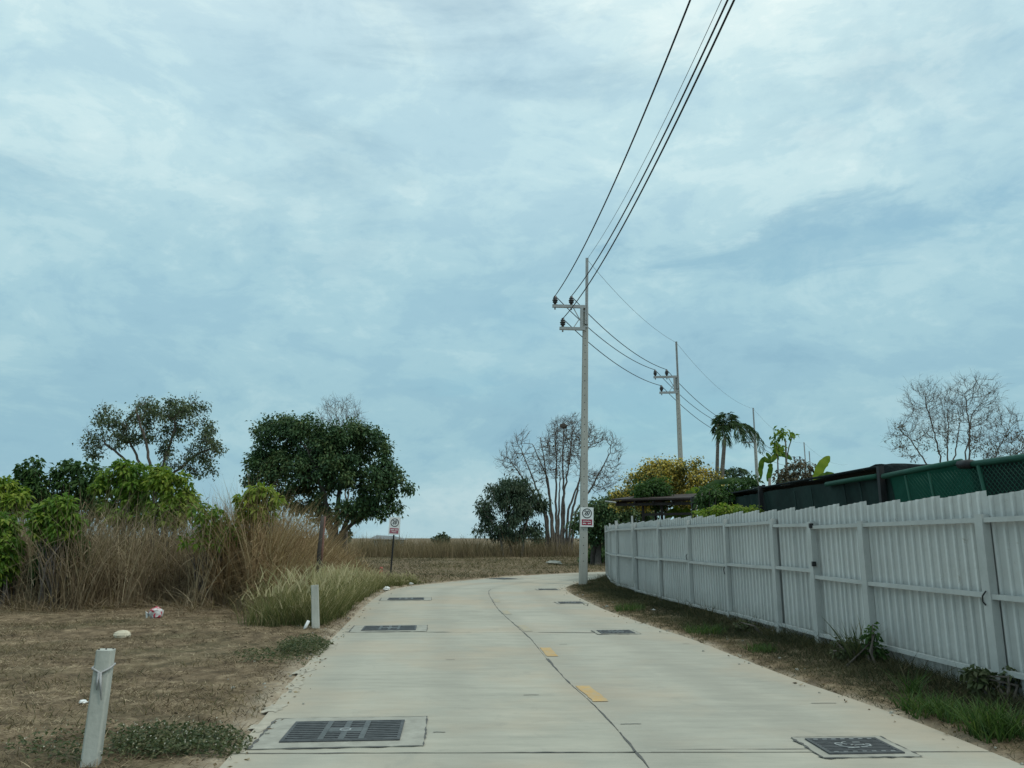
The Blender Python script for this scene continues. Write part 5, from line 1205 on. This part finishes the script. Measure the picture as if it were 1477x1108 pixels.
# separate plants that can be told apart
def tuft(label, x, y, h, n, mat, spread, group, wd=.012, name="grass_tuft", cat='grass tuft', curve=.7):
    lg = rng; a = np.clip(lg.normal(0, spread, (n, 2)), -1.5 * spread, 1.5 * spread); P = np.column_stack([a[:, 0], a[:, 1], np.full(n, -.02)])
    V, Q, T, Rv = blades(P, h * lg.uniform(.45, 1.1, n), np.full(n, wd) * lg.uniform(.7, 1.3, n), lg.uniform(.05, .5, n), lg.uniform(.1, curve, n), lg.random(n), 4)
    o = link_mesh(name, np_mesh(name, V, Q, T, Rv), mat, None, (x, y, float(ground_z([(x, y)])[0]))); return tag(o, label, cat, group)
GG = "fresh green grass tufts along the fence foot"
for lab, px, py, h, n, s in (('largest bright green grass tuft, below the nearest fence post', 1438, 1064, .34, 420, .13), ('bright green grass tuft left of the largest one on the verge', 1338, 1030, .24, 300, .13),
        ('small green grass tuft between the two nearest bright tufts', 1382, 1042, .2, 170, .09), ('low green grass tuft on the verge below the double post of the fence', 1098, 940, .16, 190, .12),
        ('green grass tuft on the verge below the middle of the fence', 1018, 914, .22, 260, .2), ('green grass tuft near the far end of the verge', 908, 882, .2, 240, .2), ('thin upright grass tuft left of the bright pair near the fence foot', 1316, 1005, .3, 70, .05)):
    x, y = gp(px, py); tuft(lab, x, y, h, n, G_FRESH, s, GG)
x, y = gp(1232, 962); tuft('spiky grey green plant with one tall blade against the fence', x, y - .12, .62, 60, G_WEED, .05, None, .022, "spiky_plant", 'plant', .5)
shrub("fence_weed", 'bushy small leaved weed around the spiky plant at the fence foot', [(1225, 938, 24, 16), (1242, 945, 14, 12)], 10.35, G_WEED, 101, 60, 8, .07, .03, 8, None, 'weed', .3)
shrub("fence_weed", 'leafy creeper climbing the post right of the spiky plant', [(1258, 925, 9, 24), (1266, 940, 10, 10)], 10.0, L_SHRUBD, 102, 40, 7, .07, .045, 4, None, 'weed', .3)
shrub("fence_weed", 'broad leaved weed at the foot of the nearest fence post', [(1415, 985, 14, 20), (1428, 995, 14, 22), (1402, 975, 6, 10)], 8.1, G_WEED, 103, 40, 7, .08, .06, 5, None, 'weed', .3)
shrub("fence_weed", 'dark weed right of the nearest fence post at the picture border', [(1458, 975, 12, 12)], 8.0, G_WEED, 104, 16, 7, .07, .05, 4, None, 'weed', .3)
shrub("fence_weed", 'straggling dark weed along the bottom rail below the middle fence bays', [(1085, 910, 22, 8), (1130, 918, 14, 7), (1068, 905, 10, 7)], 13.6, G_WEED, 105, 50, 7, .08, .04, 6, None, 'weed', .3)

# ------------------------------------------------------------------ far away
M_FROOF = m_plain("grey_roof", (.17, .185, .19), .7, .2, 3, .05); M_FWALL = m_plain("pale_wall", (.42, .42, .39), .8, .15, 3, .05)
fb = empty("far_building", (at(560, 776, 160).x, 160, 0), 'low grey roofed building on the horizon behind the leaning sign', 'building')
FB = fb.location.copy(); m = MB(); m.box((FB.x, FB.y, .6), (5.6, 6, 1.3)); m.build("wall", M_FWALL, fb, FB)
m = MB(); m.add([(FB.x - 3.2, FB.y - 4, 1.45), (FB.x + 3.6, FB.y - 4, 1.25), (FB.x + 3.6, FB.y + 4, 1.3), (FB.x - 3.2, FB.y + 4, 1.5), (FB.x - 2.4, FB.y, 2.15), (FB.x + 1.2, FB.y, 2.0)], [(3, 2, 1, 0), (0, 1, 5, 4), (1, 2, 5), (2, 3, 4, 5), (3, 0, 4)]); m.build("roof", M_FROOF, fb, FB)
b = at(576, 776, 105); b.z = 0; sl = empty("street_lamp", b, 'distant slim street lamp showing right of the leaning sign', 'street lamp')
m = MB(); m.tube([(0, 0, 0), (0, 0, 4.2)], [.07, .05], 6); m.build("post", M_STEEL, sl)
m = MB(); m.tube([(0, 0, 4.1), (.3, 0, 4.25)], .03, 5); m.build("arm", M_STEEL, sl)
m = MB(); m.box((.38, 0, 4.27), (.34, .16, .08)); m.build("lamp_head", M_STEEL, sl)
shrub("distant_tree", 'small round distant tree on the horizon right of the leaning sign', [(635, 778, 9, 5), (640, 776, 6, 5)], 150, L_EUC, 110, 60, 10, .7, .4, 3, "small trees on the horizon", 'tree', .2)
shrub("distant_tree", 'small dark distant tree under the right side of the dark green tree', [(501, 768, 4, 7), (500, 775, 6, 5)], 110, L_EUC, 111, 40, 10, .5, .3, 3, "small trees on the horizon", 'tree', .2)
shrub("distant_tree", 'low pale distant tree at the right end of the tall field grass', [(783, 782, 8, 4), (776, 784, 6, 4)], 120, L_EUC, 112, 40, 10, .55, .3, 3, "small trees on the horizon", 'tree', .2)
